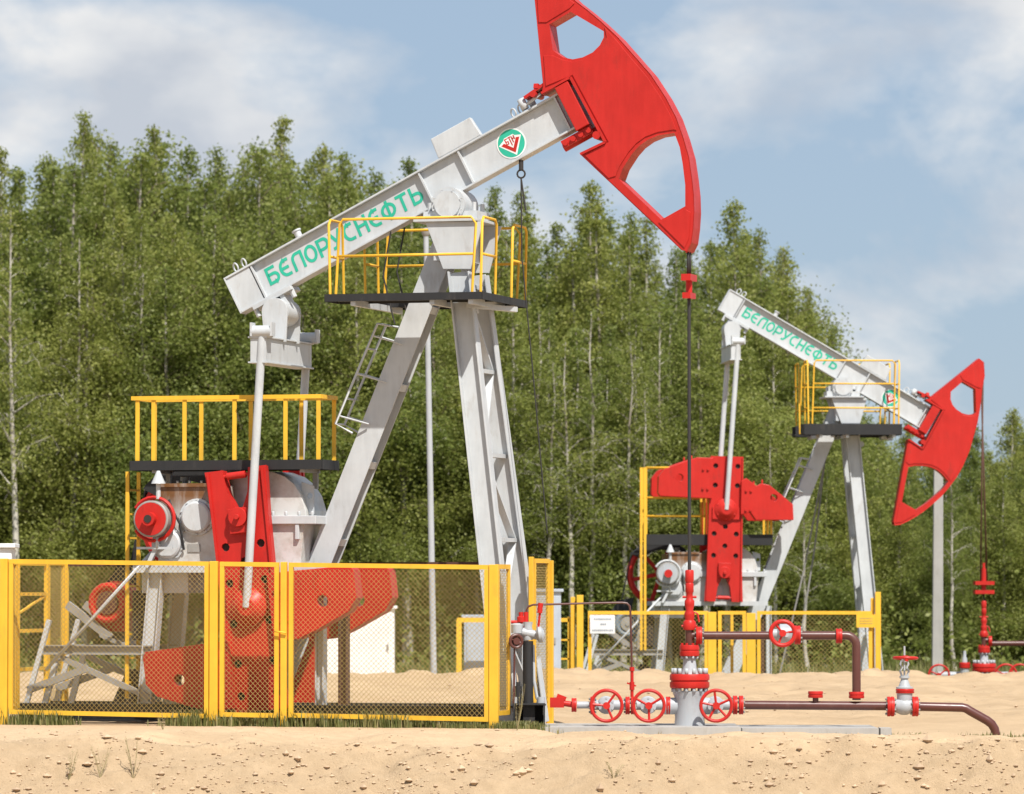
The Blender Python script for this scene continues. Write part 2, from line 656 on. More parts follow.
def grid_axis(stops):
    out = []
    for a, b_, st in stops:
        out += list(np.arange(a, b_ - 1e-6, st))
    out.append(stops[-1][1])
    return np.array(out)


gx = grid_axis([(-900, -60, 60), (-60, -20, 4), (-20, -11, 0.5), (-11, 11, 0.08), (11, 20, 0.5), (20, 60, 4), (60, 900, 60)])
gy = grid_axis([(-60, 40, 5), (40, 50, 0.5), (50, 53, .15), (53, 55.2, 0.028), (55.2, 60, .09), (60, 98, 0.17), (98, 120, 0.6), (120, 220, 5), (220, 2200, 90)])
X, Y = np.meshgrid(gx, gy)
Z = height(X, Y)
vs = np.stack([X.ravel(), Y.ravel(), Z.ravel()], 1)
nx, ny = len(gx), len(gy)
ii = (np.arange(ny - 1)[:, None] * nx + np.arange(nx - 1)[None, :]).ravel()
fs = np.stack([ii, ii + 1, ii + nx + 1, ii + nx], 1)
me = bpy.data.meshes.new('ground')
me.from_pydata(vs.tolist(), [], fs.tolist())
me.polygons.foreach_set('use_smooth', [True] * len(me.polygons))
me.materials.append(M_SAND)
ground = bpy.data.objects.new('ground', me)
COL.objects.link(ground)
tag(ground, 'pale sandy ground of the well pad with a dug bank in front', 'ground', kind='structure')


def gz(x, y):
    return float(height(np.array([x]), np.array([y]))[0])


# ------------------------------------------------------------------ pump jacks
class Jack:
    """local frame: X along the beam towards the head, Y away from the camera, Z up from the base"""

    def __init__(self, px, py, dist, yaw, hb=6.40):
        p = W(px, py, dist)
        self.hb = hb
        self.o = Vector((p.x, p.y, p.z - hb))
        self.yaw = yaw
        self.b = Vector((math.cos(yaw), -math.sin(yaw), 0))
        self.n = Vector((math.sin(yaw), math.cos(yaw), 0))

    def at(self, px, py, yl):
        d = ray(px, py)
        c = Vector((0, 0, HC))
        k = (yl - (c - self.o).dot(self.n)) / d.dot(self.n)
        p = c + d * k - self.o
        return p.dot(self.b), p.z

    def world(self, x, y, z):
        return self.o + self.b * x + self.n * y + Vector((0, 0, z))


YAW1, YAW2 = R(16), R(-4)
J1 = Jack(455, 206, 61.5, YAW1)
J2 = Jack(841, 388, 103.75, YAW2)
BA1, BA2 = R(27.0), R(-30.2)


def to_beam(px, py, yl=-0.2):
    """pixel on the near jack -> beam coordinates (s along, t across)"""
    x, z = J1.at(px, py, yl)
    z -= J1.hb
    c, s = math.cos(BA1), math.sin(BA1)
    return (x * c + z * s, -x * s + z * c)


def loc(px, py, yl):
    return J1.at(px, py, yl)


# outlines measured once on the near jack
HEAD_OUT = [to_beam(*p) for p in [(541, 93), (542.5, 85), (534, 0), (532, -21), (540, -24), (560, -13), (574, 1), (587, 11), (600, 22), (617, 38), (632, 55), (649.5, 75), (664.5, 98), (674.5, 117), (682, 138), (687.5, 157), (690.5, 177), (692.5, 195), (693, 212), (692, 228), (690, 243), (686, 251), (681, 249.5), (657, 226), (620, 191.5), (580, 154), (605, 142), (587, 109), (570, 77)]]
HEAD_H1 = [to_beam(*p) for p in [(548.5, 24), (570, 11.5), (603, 31), (603, 37), (599, 45), (592, 52), (582, 57), (572, 59), (562, 57), (552, 50)]]
HEAD_H2 = [to_beam(*p) for p in [(618, 179), (622, 168), (631, 154), (638, 146), (647, 139.5), (658, 135), (673.6, 132.6), (679, 147), (682, 164), (684.5, 185), (684.5, 206), (660.5, 219.5)]]
HEAD_MID = [to_beam(*p) for p in [(545, 86), (543, 55), (552, 55), (562, 59.5), (572, 61.5), (583, 59.5), (594, 54), (601, 46), (606, 37), (604, 27), (616, 40), (630, 57), (647, 77), (661.5, 99), (671, 117), (676, 130), (673, 129.5), (657, 132), (645, 136.5), (636, 143), (628, 152), (619, 166), (615, 176), (608, 178), (584, 155), (608, 142), (572, 75)]]
HEAD_TIPB = [to_beam(*p) for p in [(658, 222), (685, 209), (690, 212), (688.5, 238), (684, 248)]]
HEAD_TIPA = [to_beam(*p) for p in [(538, 22), (536, -16), (542, -18), (560, -8), (574, 3), (569, 8), (546, 22)]]
GEAR_BODY = [loc(*p, -0.5) for p in [(158, 566), (158, 487), (208, 485), (232, 485), (232, 521), (304, 524), (300, 566)]]
GEAR_DOME = [loc(*p, -0.5) for p in [(222, 521), (222, 482), (232, 476), (245, 472), (258, 470.5), (270, 471.5), (282, 476), (292, 484), (299, 495), (303.5, 510), (304, 521)]]

GLYPH = {}


def arc(cx, cy, rx, ry, a0, a1, n=8):
    return [(cx + rx * math.cos(R(a0 + (a1 - a0) * i / n)), cy + ry * math.sin(R(a0 + (a1 - a0) * i / n))) for i in range(n + 1)]


def glyphs():
    h = 0.1
    GLYPH['Б'] = [[(0.62, .9), (.1, .9), (.1, .1), (.45, .1)] + arc(.45, .33, .23, .23, -90, 90, 8) + [(.12, .56)]]
    GLYPH['Е'] = [[(0.66, .9), (.42, .9)] + arc(.42, .5, .32, .4, 90, 270, 10) + [(.66, .1)], [(.16, .5), (.6, .5)]]
    GLYPH['Л'] = [[(.1, 0), (.1, .6)] + arc(.36, .6, .26, .3, 180, 90, 5)[1:] + [(.66, .9), (.66, 0)]]
    GLYPH['О'] = [arc(.38, .5, .3, .4, 90, 450, 18)]
    GLYPH['Р'] = [[(.1, 0), (.1, .9), (.42, .9)] + arc(.42, .64, .25, .26, 90, -90, 8)[1:] + [(.12, .38)]]
    GLYPH['У'] = [[(.06, 1.0), (.36, .42)], [(.7, 1.0), (.34, .2), (.26, .1), (.06, .1)]]
    GLYPH['С'] = [[(0.66, .9), (.42, .9)] + arc(.42, .5, .32, .4, 90, 270, 10) + [(.66, .1)]]
    GLYPH['Н'] = [[(.1, 0), (.1, 1)], [(.64, 0), (.64, 1)], [(.12, .5), (.62, .5)]]
    GLYPH['Ф'] = [arc(.45, .5, .37, .33, 90, 450, 18), [(.45, -.04), (.45, 1.04)]]
    GLYPH['Т'] = [[(.0, .9), (.68, .9)], [(.34, 0), (.34, .85)]]
    GLYPH['Ь'] = [[(.1, 1.0), (.1, .1), (.4, .1)] + arc(.4, .34, .24, .24, -90, 90, 8)[1:] + [(.12, .58)]]


glyphs()


def ribbon(mb, pts, wd, fn, w0, w1):
    """mitred flat stroke, one strip, slightly raised"""
    P = [Vector((p[0], p[1])) for p in pts]
    closed = (P[0] - P[-1]).length < 1e-4
    if closed:
        P = P[:-1]
    n = len(P)
    Lf, Rt = [], []
    for i in range(n):
        if closed:
            d0, d1 = (P[i] - P[i - 1]).normalized(), (P[(i + 1) % n] - P[i]).normalized()
        else:
            d0 = (P[i] - P[i - 1]).normalized() if i else (P[1] - P[0]).normalized()
            d1 = (P[i + 1] - P[i]).normalized() if i < n - 1 else d0
        m_ = d0 + d1
        m_ = m_.normalized() if m_.length > 1e-6 else d0
        nn = Vector((-m_.y, m_.x))
        k = 1 / max(0.5, m_.dot(d0))
        Lf.append(P[i] + nn * wd / 2 * k)
        Rt.append(P[i] - nn * wd / 2 * k)
    vs = [fn(p.x, p.y, w1) for p in Lf] + [fn(p.x, p.y, w1) for p in Rt]
    m_ = n if closed else n - 1
    mb.add(vs, [(i, (i + 1) % n, n + (i + 1) % n, n + i) for i in range(m_)])
    return mb


def make_jack(J, ba, label, crank_ang, pin_r, cw, opt):
    root = thing('pump_jack', label, 'pump jack', J.o, -J.yaw, 'oil pump jacks on the pad')
    H = J.hb
    ca, sa = math.cos(ba), math.sin(ba)

    def B(s, t, y):
        return Vector((s * ca - t * sa, y, H + s * sa + t * ca))

    # ---- walking beam
    T0, T1, S0, S1 = 0.10, 0.60, -3.03, 1.82
    HWf = 0.115
    bm = MB()
    q = lambda s0, s1, t0, t1, y0, y1, m_: m_.hexa([B(s0, t0, y0), B(s1, t0, y0), B(s1, t0, y1), B(s0, t0, y1), B(s0, t1, y0), B(s1, t1, y0), B(s1, t1, y1), B(s0, t1, y1)])
    q(S0, S1, T0 + .026, T1 - .026, -.035, .035, bm)
    q(S0, S1, T0, T0 + .025, -HWf, HWf, bm)
    q(S0, S1, T1 - .025, T1, -HWf, HWf, bm)
    beam = bm.obj('walking_beam', M_GREY, root, 0.004)
    for s in (-2.68, -0.22, 0.35, 1.74):
        for sg in (-1, 1):
            st = MB()
            q(s, s + .022, T0 + .027, T1 - .027, sg * .037, sg * (HWf - .012), st)
            st.obj('stiffener', M_GREY, beam)
    e = MB()
    q(S0 - .022, S0 - .002, T0, T1, -HWf, HWf, e)
    for sg in (-1, 1):      # tail side plates
        q(S0, -2.70, T0 + .027, T1 - .027, sg * (HWf - .045), sg * (HWf - .018), e)
    e.obj('tail_plate', M_GREY, beam)
    # lettering on the near web
    word = 'БЕЛОРУСНЕФТЬ'
    adv = 2.27 / (12 * 0.84 + .1)
    hh = 0.235
    x0 = -2.57
    for i, ch in enumerate(word):
        mb = MB()
        wide = 0.98 if ch == 'Ф' else 0.80
        for k, stroke in enumerate(GLYPH[ch]):
            fn = lambda u, v, w, x0=x0, k=k: B(x0 + (u + 0.06 * v) * adv * 1.02, .35 - hh / 2 + v * hh, -w - 0.0008 * k)
            # stroke points stay in glyph units; thickness follows
            ribbon(mb, stroke, 0.165, fn, 0.037, 0.0385)
        mb.obj('letter', M_GREEN, beam)
        x0 += adv * (1.04 if ch == 'Ф' else 0.84)
    # round emblem
    ES, ET, ER = 1.0, .34, .19
    fn = lambda u, v, w: B(ES + u * ER, ET + v * ER, -w)
    em = MB().plate(arc(0, 0, 1, 1, 0, 360, 40)[:-1], [], fn, .036, .040)
    emo = em.obj('emblem_disc', M_WHITE, beam)
    MB().plate(arc(0, 0, .91, .91, 0, 360, 40)[:-1], [], fn, .0405, .042).obj('emblem_field', M_GREEN, beam)
    V = [(-.68, .13), (0, -.68), (.68, .13), (.45, .21), (0, -.34), (-.45, .21)]
    VO = [(-.84, .20), (0, -.86), (.84, .20), (.42, .38), (.36, .50), (-.30, .50), (-.42, .38)]
    MB().plate(VO, [], fn, .0425, .0435).obj('emblem_shield', M_WHITE, beam)
    MB().plate(V, [], fn, .044, .045).obj('emblem_chevron', M_RED, beam)
    mk = MB()
    for st in ([(-.12, .40), (-.30, .40), (-.30, .04), (-.16, .04), (-.14, .20), (-.28, .22)],
               [(-.08, .41), (.12, .41)], [(.02, .36), (.02, -.16)], [(.18, .42), (.18, -.02)], [(.34, .42), (.34, .14)], [(.21, .24), (.31, .24)]):
        ribbon(mk, st, .07, fn, .044, .0445 + .0002 * len(mk.f))
    mk.obj('emblem_mark', M_RED, beam)
    # box on top of the beam, eye bolts
    bx = MB()
    bx.hexa([B(.10, .605, -.10), B(.72, .605, -.10), B(.72, .605, .0), B(.10, .605, .0), B(.12, .87, -.10), B(.69, .87, -.10), B(.69, .87, .0), B(.12, .87, .0)])
    bx.obj('beam_top_box', M_GREY, beam, .01)
    for s in (-2.86, -2.74, 1.20, 1.30):
        MB().torus(B(s, .655, -.06), B(1, 0, 0) - B(0, 0, 0) + Vector((0, 1, 0)), .055, .011, 14, 6).obj('lifting_eye', M_GREY, beam)
    MB().cyl(B(-1.95, .6, -.05), B(-1.95, .68, -.05), .045).cyl(B(-1.95, .68, -.05), B(-1.95, .70, -.05), .06).obj('grease_cap', M_GREY, beam)
    # clamp to head (red end cap)
    cp = MB()
    q(1.825, 2.01, .05, .655, -.19, .19, cp)
    q(1.66, 2.01, .662, .72, -.10, .10, cp)
    cp.obj('head_clamp', M_RED, beam, .008)
    c2 = MB()
    q(1.58, 2.0, -.05, .045, -.12, .12, c2)
    for k in range(4):
        c2.cyl(B(1.63 + .11 * k, -.005, -.15), B(1.63 + .11 * k, -.005, .15), .035, n=10)
    c2.cyl(B(1.56, -.03, 0), B(2.05, -.03, 0), .05)
    c2.obj('hinge_block', M_RED, beam)
    c3 = MB().cyl(B(1.38, .66, -.08), B(1.62, .70, -.08), .022, n=8).cyl(B(1.36, .62, -.08), B(1.36, .76, -.08), .05, n=8).cyl(B(1.44, .62, .06), B(1.44, .76, .06), .045, n=8)
    c3.obj('lock_pin', M_GREY, beam)

    # ---- horse head
    Bf = lambda s, t, w: B(s, t, w)
    hd = MB()
    hd.plate(HEAD_OUT, [HEAD_H1, HEAD_H2], Bf, -.165, -.147)
    hd.plate(HEAD_OUT, [HEAD_H1, HEAD_H2], Bf, .147, .165)
    head = hd.obj('horse_head', M_RED, root)
    ar = MB()
    arcp = HEAD_OUT[4:22]
    for (a0, b0) in zip(arcp[:-1], arcp[1:]):
        ar.hexa([B(a0[0] - .03, a0[1], -.146), B(b0[0] - .03, b0[1], -.146), B(b0[0] - .03, b0[1], .146), B(a0[0] - .03, a0[1], .146),
                 B(a0[0] + .012, a0[1], -.172), B(b0[0] + .012, b0[1], -.172), B(b0[0] + .012, b0[1], .172), B(a0[0] + .012, a0[1], .172)])
    ar.obj('rope_track', M_RED, head)
    for nm, ol in (('middle_plate', HEAD_MID), ('tip_plate', HEAD_TIPB), ('tip_plate', HEAD_TIPA)):
        MB().plate(ol, [], Bf, -.178, -.166).obj(nm, M_RED, head, .004)
    # inside webs round the openings and along the back edges
    for ol in (HEAD_H1, HEAD_H2):
        wb = MB()
        k = len(ol)
        for i in range(k):
            a0, b0 = Vector(ol[i]), Vector(ol[(i + 1) % k])
            wb.add([B(a0.x, a0.y, -.146), B(b0.x, b0.y, -.146), B(b0.x, b0.y, .146), B(a0.x, a0.y, .146)], [(0, 1, 2, 3)])
        wb.obj('opening_rim', M_RED, head)
    bk = MB()
    for i, j in ((22, 25), (1, 3)):
        a0, b0 = HEAD_OUT[i], HEAD_OUT[j]
        bk.bar(B(a0[0], a0[1], 0), B(b0[0], b0[1], 0), .29, .016, (0, 1, 0))
    for i, j in ((25, 26), (26, 28), (28, 0)):
        a0, b0 = HEAD_OUT[i], HEAD_OUT[j]
        bk.bar(B(a0[0], a0[1], 0), B(b0[0], b0[1], 0), .40, .03, (0, 1, 0))
    bk.obj('back_plate', M_RED, head)
    lg = MB()
    lg.bar(B(1.42, .74, -.0), B(2.0, .80, 0), .30, .035, (0, 1, 0))
    lg.bar(B(1.62, .80, -.15), B(1.62, .72, .15), .06, .06)
    MB().cyl(B(2.03, -.12, -.2), B(2.03, -.12, .2), .05).obj('hinge_pin', M_RED, head)
    lg.cyl(B(1.55, .72, -.2), B(1.55, .72, .2), .04)
    lg.obj('hinge_lug', M_RED, head)

    # ---- saddle bearing
    sb = MB()
    sb.cyl((0, -.30, H), (0, .30, H), .215, n=26)
    sb.cyl((0, -.345, H), (0, -.301, H), .165, n=22)
    sb.bar((-.33, 0, H - .13), (.36, 0, H - .13), .52, .10, (0, 1, 0))
    sb.bolts((0, -.33, H), (0, -1, 0), .19, 8, .012, .03)
    for sx in (-.27, .30):
        for sy in (-.18, .18):
            sb.cyl((sx, sy, H - .08), (sx, sy, H + .03), .028, n=6)
    sb.bar(B(0, .02, 0), B(0, .099, 0), .32, .40, (0, 1, 0))
    sb.obj('saddle_bearing', M_GREY, root)

    # ---- post top
    tp = MB()
    PT = [loc(425, 221.5, -.42), loc(483, 221.5, -.42), loc(470.5, 269, -.42), (loc(443, 269, -.42))]
    for y0, y1 in ((-.42, -.39), (.39, .42)):
        tp.plate(PT, [], lambda u, v, w: (u, w, v), y0, y1)
    tp.bar((-.40, 0, H - .205), (.42, 0, H - .205), .92, .035, (0, 1, 0))
    tp.box(-.16, .20, -.388, .388, H - .70, H - .225)
    tp.obj('post_head', M_GREY, root, .004)

    # ---- legs: two front, two rear, I sections
    fr_t, fr_b = loc(460, 272, -.36), loc(505, 722, -.62)
    re_t, re_b = loc(447, 238, -.15), loc(257, 716, -.15)
    for sg in (-1, 1):
        p, q_ = Vector((fr_t[0], .36 * sg, fr_t[1])), Vector((fr_b[0] + opt['leg_dx'], .62 * sg, 0.02))
        lg = MB()
        lg.bar(p, q_, .24, .02, (1, 0, 0))
        for o in (-.13, .13):
            lg.bar(p + Vector((o, 0, 0)), q_ + Vector((o, 0, 0)), .02, .17, (1, 0, 0))
        lg.obj('leg', M_GREY, root, .003)
    p, q_ = Vector((re_t[0], 0, re_t[1])), Vector((re_b[0], 0, 0.02))
    d = (q_ - p).normalized()
    sd = Vector((-d.z, 0, d.x)).normalized()
    lg = MB()
    for y in (-.15, .15):
        lg.bar(p + Vector((0, y, 0)), q_ + Vector((0, y, 0)), .30, .02, sd)
    lg.bar(p, q_, .02, .279, sd)
    lg.obj('leg', M_GREY, root, .003)
    for f in (.14, .30, .46, .62, .78, .93):
        c = p.lerp(q_, f)
        MB().bar(c + sd * .011, c + sd * .14, .279, .09, (0, 1, 0)).bar(c - sd * .011, c - sd * .14, .279, .09, (0, 1, 0)).obj('leg_stiffener', M_GREY, root)
    # cross bracing between the front legs, zig-zag, and between the rear legs
    for (t_, b_) in ((fr_t, (fr_b[0] + opt['leg_dx'], 0)),):
        prev = None
        n = 5
        for k in range(n + 1):
            f = k / n * .94 + .03
            x, z = t_[0] + (b_[0] - t_[0]) * f, t_[1] * (1 - f) + .02 * f
            y = .36 + .26 * f
            MB().bar((x + .02, -y + .02, z), (x + .02, y - .02, z), .11, .05, (1, 0, 0)).obj('cross_member', M_GREY, root)
            if prev:
                s = 1 if k % 2 else -1
                MB().bar((prev[0] + .02, -prev[1] * s * .95, prev[2]), (x + .02, y * s * .95, z), .09, .035, (1, 0, 0)).obj('diagonal_brace', M_GREY, root)
            prev = (x, y, z)
    gs = MB()
    gs.bar((fr_t[0] + .14, -.30, H - 1.0), (fr_t[0] + .20, -.30, H - 1.35), .10, .03, (0, 1, 0))
    gs.cyl((fr_t[0] + .2, -.36, H - 1.18), (fr_t[0] + .2, -.28, H - 1.18), .06)
    gs.obj('gusset', M_GREY, root)

    # ---- walkway round the post head
    zf = opt['walk_z']
    wx0, wx1 = opt['walk_x']
    rh = opt['walk_rail']
    wk = MB()
    toe = opt.get('toe', .035)
    for y0, y1 in ((-1.0, -.45), (.45, 1.0)):
        wk.box(wx0, wx1, y0, y1, zf - .03, zf)
        wk.box(wx0, wx1, y0 - .012, y0 - .001, zf - .055, zf + toe)
        wk.box(wx0, wx1, y1 + .001, y1 + .012, zf - .055, zf + toe)
    wk.box(wx1 - .45, wx1 - .003, -.449, .449, zf - .028, zf - .002)
    wk.box(wx0 - .012, wx0 - .001, -1.0, -.45, zf - .055, zf + toe)
    wk.box(wx1 + .001, wx1 + .012, -1.0, 1.0, zf - .055, zf + toe)
    walk = wk.obj('walkway', M_BLACK, root)
    br = MB()
    for x in (wx0 + .35, .0, wx1 - .15):
        br.bar((x, -.98, zf - .07), (x, .98, zf - .07), .06, .075, (1, 0, 0))
    br.bar((wx1 - .3, -.5, zf - .10), (wx1 - .02, .5, zf - .10), .10, .06)
    br.obj('walkway_bracket', M_GREY, walk)
    r = .017

    def rail(pts):
        MB().tube(pts, r, 8).obj('railing', M_YEL, walk)
    xs = opt['rail_posts']
    mids = opt['rail_mids']
    for sg in (-1, 1):
        y = .985 * sg
        rail([(xs[0], y, zf), (xs[0] + .05, y, zf + rh - .06), (xs[0] + .09, y, zf + rh), (xs[-1] - .06, y, zf + rh), (xs[-1], y, zf + rh - .08), (xs[-1] - .05, y, zf)])
        for mz in mids:
            rail([(xs[0] + .03, y, zf + mz), (xs[-1] - .03, y, zf + mz)])
        for x in xs[1:-1]:
            rail([(x, y, zf), (x, y, zf + rh)])
        # return rail round the end corner
        for xe, sx in ((xs[0] - .07, -1), (xs[-1] + .06, 1)):
            yi = sg * (.44 if sx < 0 else .36)
            rail([(xe, y, zf), (xe + .02 * sx, y, zf + rh - .06), (xe + .02 * sx, y - .06 * sg, zf + rh), (xe + .02 * sx, yi + .06 * sg, zf + rh), (xe + .02 * sx, yi, zf + rh - .06), (xe, yi, zf)])
            for mz in mids:
                rail([(xe + .01 * sx, y, zf + mz), (xe + .01 * sx, yi, zf + mz)])

    # ---- ladder on the rear leg
    ld = MB()
    la, lb = loc(380, 324, -.30), loc(338, 424, -.30)
    for y in (-.40, -.04):
        ld.tube([(la[0] + .16, y, la[1] - .03), (la[0], y, la[1]), (lb[0], y, lb[1]), (lb[0] + .22, y, lb[1] - .12)], .016, 8)
    for k in range(5):
        f = k / 4
        ld.tube([(la[0] * (1 - f) + lb[0] * f, -.40, la[1] * (1 - f) + lb[1] * f), (la[0] * (1 - f) + lb[0] * f, -.04, la[1] * (1 - f) + lb[1] * f)], .013, 6)
    for f in (.12, .5, .92):
        for y in (-.40, -.04):
            x, z = la[0] * (1 - f) + lb[0] * f, la[1] * (1 - f) + lb[1] * f
            ld.tube([(x, y, z), (x + .32, y * .5, z - .1)], .012, 6)
    ld.obj('ladder', M_GREY, root)

    # ---- tail bearing, equalizer, pitman arms
    tv = B(-2.6, -.12, 0)
    tb = MB()
    tb.cyl((tv.x, -.22, tv.z), (tv.x, .22, tv.z), .17, n=22)
    tb.bar(B(-2.86, .07, 0), B(-2.30, .07, 0), .36, .055, (0, 1, 0))
    tb.bar(B(-2.72, -.1, 0), B(-2.72, .045, 0), .3, .06, (0, 1, 0))
    tb.bar(B(-2.46, -.1, 0), B(-2.46, .045, 0), .3, .06, (0, 1, 0))
    for s in (-2.85, -2.33):
        tb.cyl(B(s, -.05, -.1), B(s, .1, -.1), .035, n=8)
    sh = [(-.13, -.38), (.15, -.38), (.165, -.05)] + arc(0, 0, .17, .17, 0, 180, 10) + [(-.165, -.05)]
    for y0 in (-.27, .24):
        tb.plate(sh, [], lambda u, v, w: (tv.x + u, w, tv.z + v), y0, y0 + .03)
    tb.obj('tail_bearing', M_GREY, root, .003)
    eq = MB()
    zc = tv.z - .34
    eq.box(tv.x - .125, tv.x + .125, -.92, .92, zc - .02, zc + .0)
    eq.box(tv.x - .125, tv.x + .125, -.92, .92, zc - .33, zc - .31)
    eq.box(tv.x - .10, tv.x + .10, -.90, .90, zc - .309, zc - .021)
    eqo = eq.obj('equalizer', M_GREY, root, .003)
    shx, shz = loc(239, 517, -.8)
    shz = min(shz, 2.56)
    cd = Vector((math.sin(crank_ang), 0, -math.cos(crank_ang)))   # arm direction from shaft, 0 = straight down
    cv = Vector((math.cos(crank_ang), 0, math.sin(crank_ang)))
    for sg in (-1, 1):
        yp = .88 * sg
        top = Vector((tv.x + .05, yp, zc + .06))
        pin = Vector((shx, yp, shz)) + cd * pin_r
        MB().cyl(pin, top, .052, n=14).obj('pitman_arm', M_GREY, root)
        j = MB().cyl(top + Vector((-.13, 0, .0)), top + Vector((.13, 0, 0)), .075, n=14)
        for dx in (-.14, .12):
            j.box(top.x + dx, top.x + dx + .025, yp - .07, yp + .07, zc + .001, top.z + .11)
        j.obj('pitman_joint', M_GREY, root)

    # ---- cranks with counterweights
    for sg in (-1, 1):
        y0, y1 = (.60 * sg, .76 * sg) if sg > 0 else (-.76, -.60)
        C = Vector((shx, 0, shz))
        fn = lambda u, v, w: C + cd * u + cv * v + Vector((0, w, 0))
        hw = .38
        arm = [(-.60, -.40), (-.60, -.17), (-.30, -.13), (-.12, -.05), (-.12, .05), (-.30, .13), (-.60, .17), (-.60, .40), (0, .37), (2.40, .34), (2.40, -.34), (0, -.37)]
        holes = []
        for u in (.35, .80, 1.30, 1.80, 2.20):
            for v in (-.23, .23):
                holes.append([(u + p[0], v + p[1]) for p in arc(0, 0, .055, .055, 0, 360, 8)[:-1]])
        for u in (.55, .95):
            holes.append([(u + p[0], .0 + p[1]) for p in arc(0, 0, .055, .055, 0, 360, 8)[:-1]])
        # stepped plate: solid core behind, drilled face in front
        cr = MB()
        fy = (y0, y0 + .06) if sg < 0 else (y1 - .06, y1)
        by = (y0 + .061, y1) if sg < 0 else (y0, y1 - .061)
        cr.plate(arm, holes, fn, *fy)
        crank = cr.obj('crank', M_RED, root, .006)
        MB().plate([(u * .99, v * .96) for u, v in arm], [], fn, *by).obj('crank_core', M_HOLE if False else M_RED, crank)
        dk = MB()
        for h in holes:
            dk.plate(h, [], fn, (fy[0] + .045) if sg < 0 else fy[0] + .001, (fy[1] - .001) if sg < 0 else fy[1] - .045)
        tag(dk.obj('slot_sockets', M_HOLE, crank), kind='stuff')
        yo = y0 if sg < 0 else y1
        # raised side ribs, hub clamp, turnbuckle, pin boss
        rb = MB()
        for v in (-.365, .335):
            rb.plate([(-.58, v), (-.58, v + .03), (2.38, v + .03), (2.38, v)], [], lambda u, w_, w: fn(u, w_ * (1 - .03 * u), w), yo + .001 * sg, yo + .035 * sg)
        rb.obj('edge_rib', M_RED, crank)
        hb = MB()
        hb.plate([(-.11, -.13), (-.11, .13), (.20, .13), (.20, -.13)], [], fn, yo + .002 * sg, yo + .07 * sg)
        hb.cyl(fn(0, 0, yo + .06 * sg), fn(0, 0, yo + .11 * sg), .12, n=18)
        hb.cyl(fn(0, 0, yo + .11 * sg), fn(0, 0, yo + .16 * sg), .035, n=10)
        hb.obj('shaft_clamp', M_RED, crank, .006)
        tk = MB()
        tk.cyl(fn(-.52, -.22, yo - .03 * sg), fn(-.52, .22, yo - .03 * sg), .022, n=8)
        tk.cyl(fn(-.52, -.12, yo - .03 * sg), fn(-.52, .12, yo - .03 * sg), .045, n=10)
        tk.obj('turnbuckle', M_RED, crank)
        pb = MB()
        pb.lathe(fn(pin_r, 0, yo + .001 * sg), (0, sg, 0), [(0, .24), (.06, .235), (.10, .17), (.14, .13), (.15, .10)], 22)
        pb.plate([(pin_r - .20, -.28), (pin_r - .20, .28), (pin_r + .05, .28), (pin_r + .05, -.28)], [], fn, yo + .0015 * sg, yo + .045 * sg)
        pb.bolts(fn(pin_r, 0, yo + .06 * sg), (0, sg, 0), .20, 6, .018, .03)
        pb.obj('crank_pin_boss', M_RED, crank, .004)
        MB().cyl(fn(0, 0, y1 if sg < 0 else y0), fn(0, 0, .45 * sg), .13, n=16).obj('slow_shaft', M_STEEL, crank)
        # counterweights bolted to both edges
        for (vs_, uo, shp) in cw:
            lim = [(u + uo, vs_ * v) for u, v in shp]
            ce = [(u, v) for u, v in lim]
            um = sum(p[0] for p in shp) / len(shp) + uo
            hl = [(um + .02 + p[0], vs_ * .98 + p[1]) for p in arc(0, 0, .075, .075, 0, 360, 10)[:-1]]
            w0, w1 = (y0 - .11, y1 - .0) if sg < 0 else (y0, y1 + .11)
            cwm = MB().plate(ce, [hl], fn, w0, w1)
            cwo = cwm.obj('counterweight', M_RED, crank, .01)
            if not opt.get('lettered'):
                pass
            MB().torus(fn((.81 if len(shp) == 9 else .77) + uo, vs_ * .74, (w0 + w1) / 2), cv, .06, .015, 12, 6).obj('lifting_eye', M_RED, cwo)
            bp = MB()
            for u_ in (.2, .6):
                for v_ in (.40, .50):
                    bp.cyl(fn(uo + u_, vs_ * v_, (w0 if sg < 0 else w1)), fn(uo + u_, vs_ * v_, (w0 if sg < 0 else w1) + .035 * sg), .026, n=6)
            tag(bp.obj('counterweight_bolts', M_RED, cwo), kind='stuff')

    # ---- gearbox
    fn = lambda u, v, w: (u, w, v)
    g = MB()
    g.plate(GEAR_BODY, [], fn, -.5, .5)
    g.plate([(x, z + .002) for x, z in GEAR_DOME], [], fn, -.42, .42)
    gear = g.obj('gearbox', M_STAIN, root, .03)
    gf = MB()
    gx0, gz0 = loc(205, 522, -.55)
    gx1, gz1 = loc(316, 512, -.55)
    gf.box(gx0, gx1, -.56, .56, gz0 - .03, gz0 + .075)
    for k in range(7):
        x = gx1 - .06 - k * .17
        gf.cyl((x, -.52, gz0 + .075), (x, -.52, gz0 + .13), .022, n=6)
    for k in range(3):
        x = gx1 - .25 - .38 * k
        gf.bar((x, -.505, gz0 - .03), (x, -.505, gz0 - .22), .05, .09, (1, 0, 0))
    gf.obj('gearbox_flange', M_GREY, gear, .008)
    for px_, py_, rr in ((197, 517, .20), (168, 544, .185), (232, 548, .18)):
        x, z = loc(px_, py_, -.52)
        cv_ = MB()
        cv_.lathe((x, -.50, z), (0, -1, 0), [(0, rr + .03), (.03, rr + .03), (.031, rr), (.07, rr * .97), (.085, rr * .85)], 24)
        cv_.bolts((x, -.53, z), (0, -1, 0), rr + .015, 10, .012, .018)
        cv_.obj('bearing_cover', M_GREY, gear)
    nx_, nz_ = loc(188, 552, -.5)
    MB().box(nx_, nx_ + .16, -.512, -.5015, nz_, nz_ + .10).obj('name_plate', M_STEEL, gear)
    hx_, hz_ = loc(170, 500, -.5)
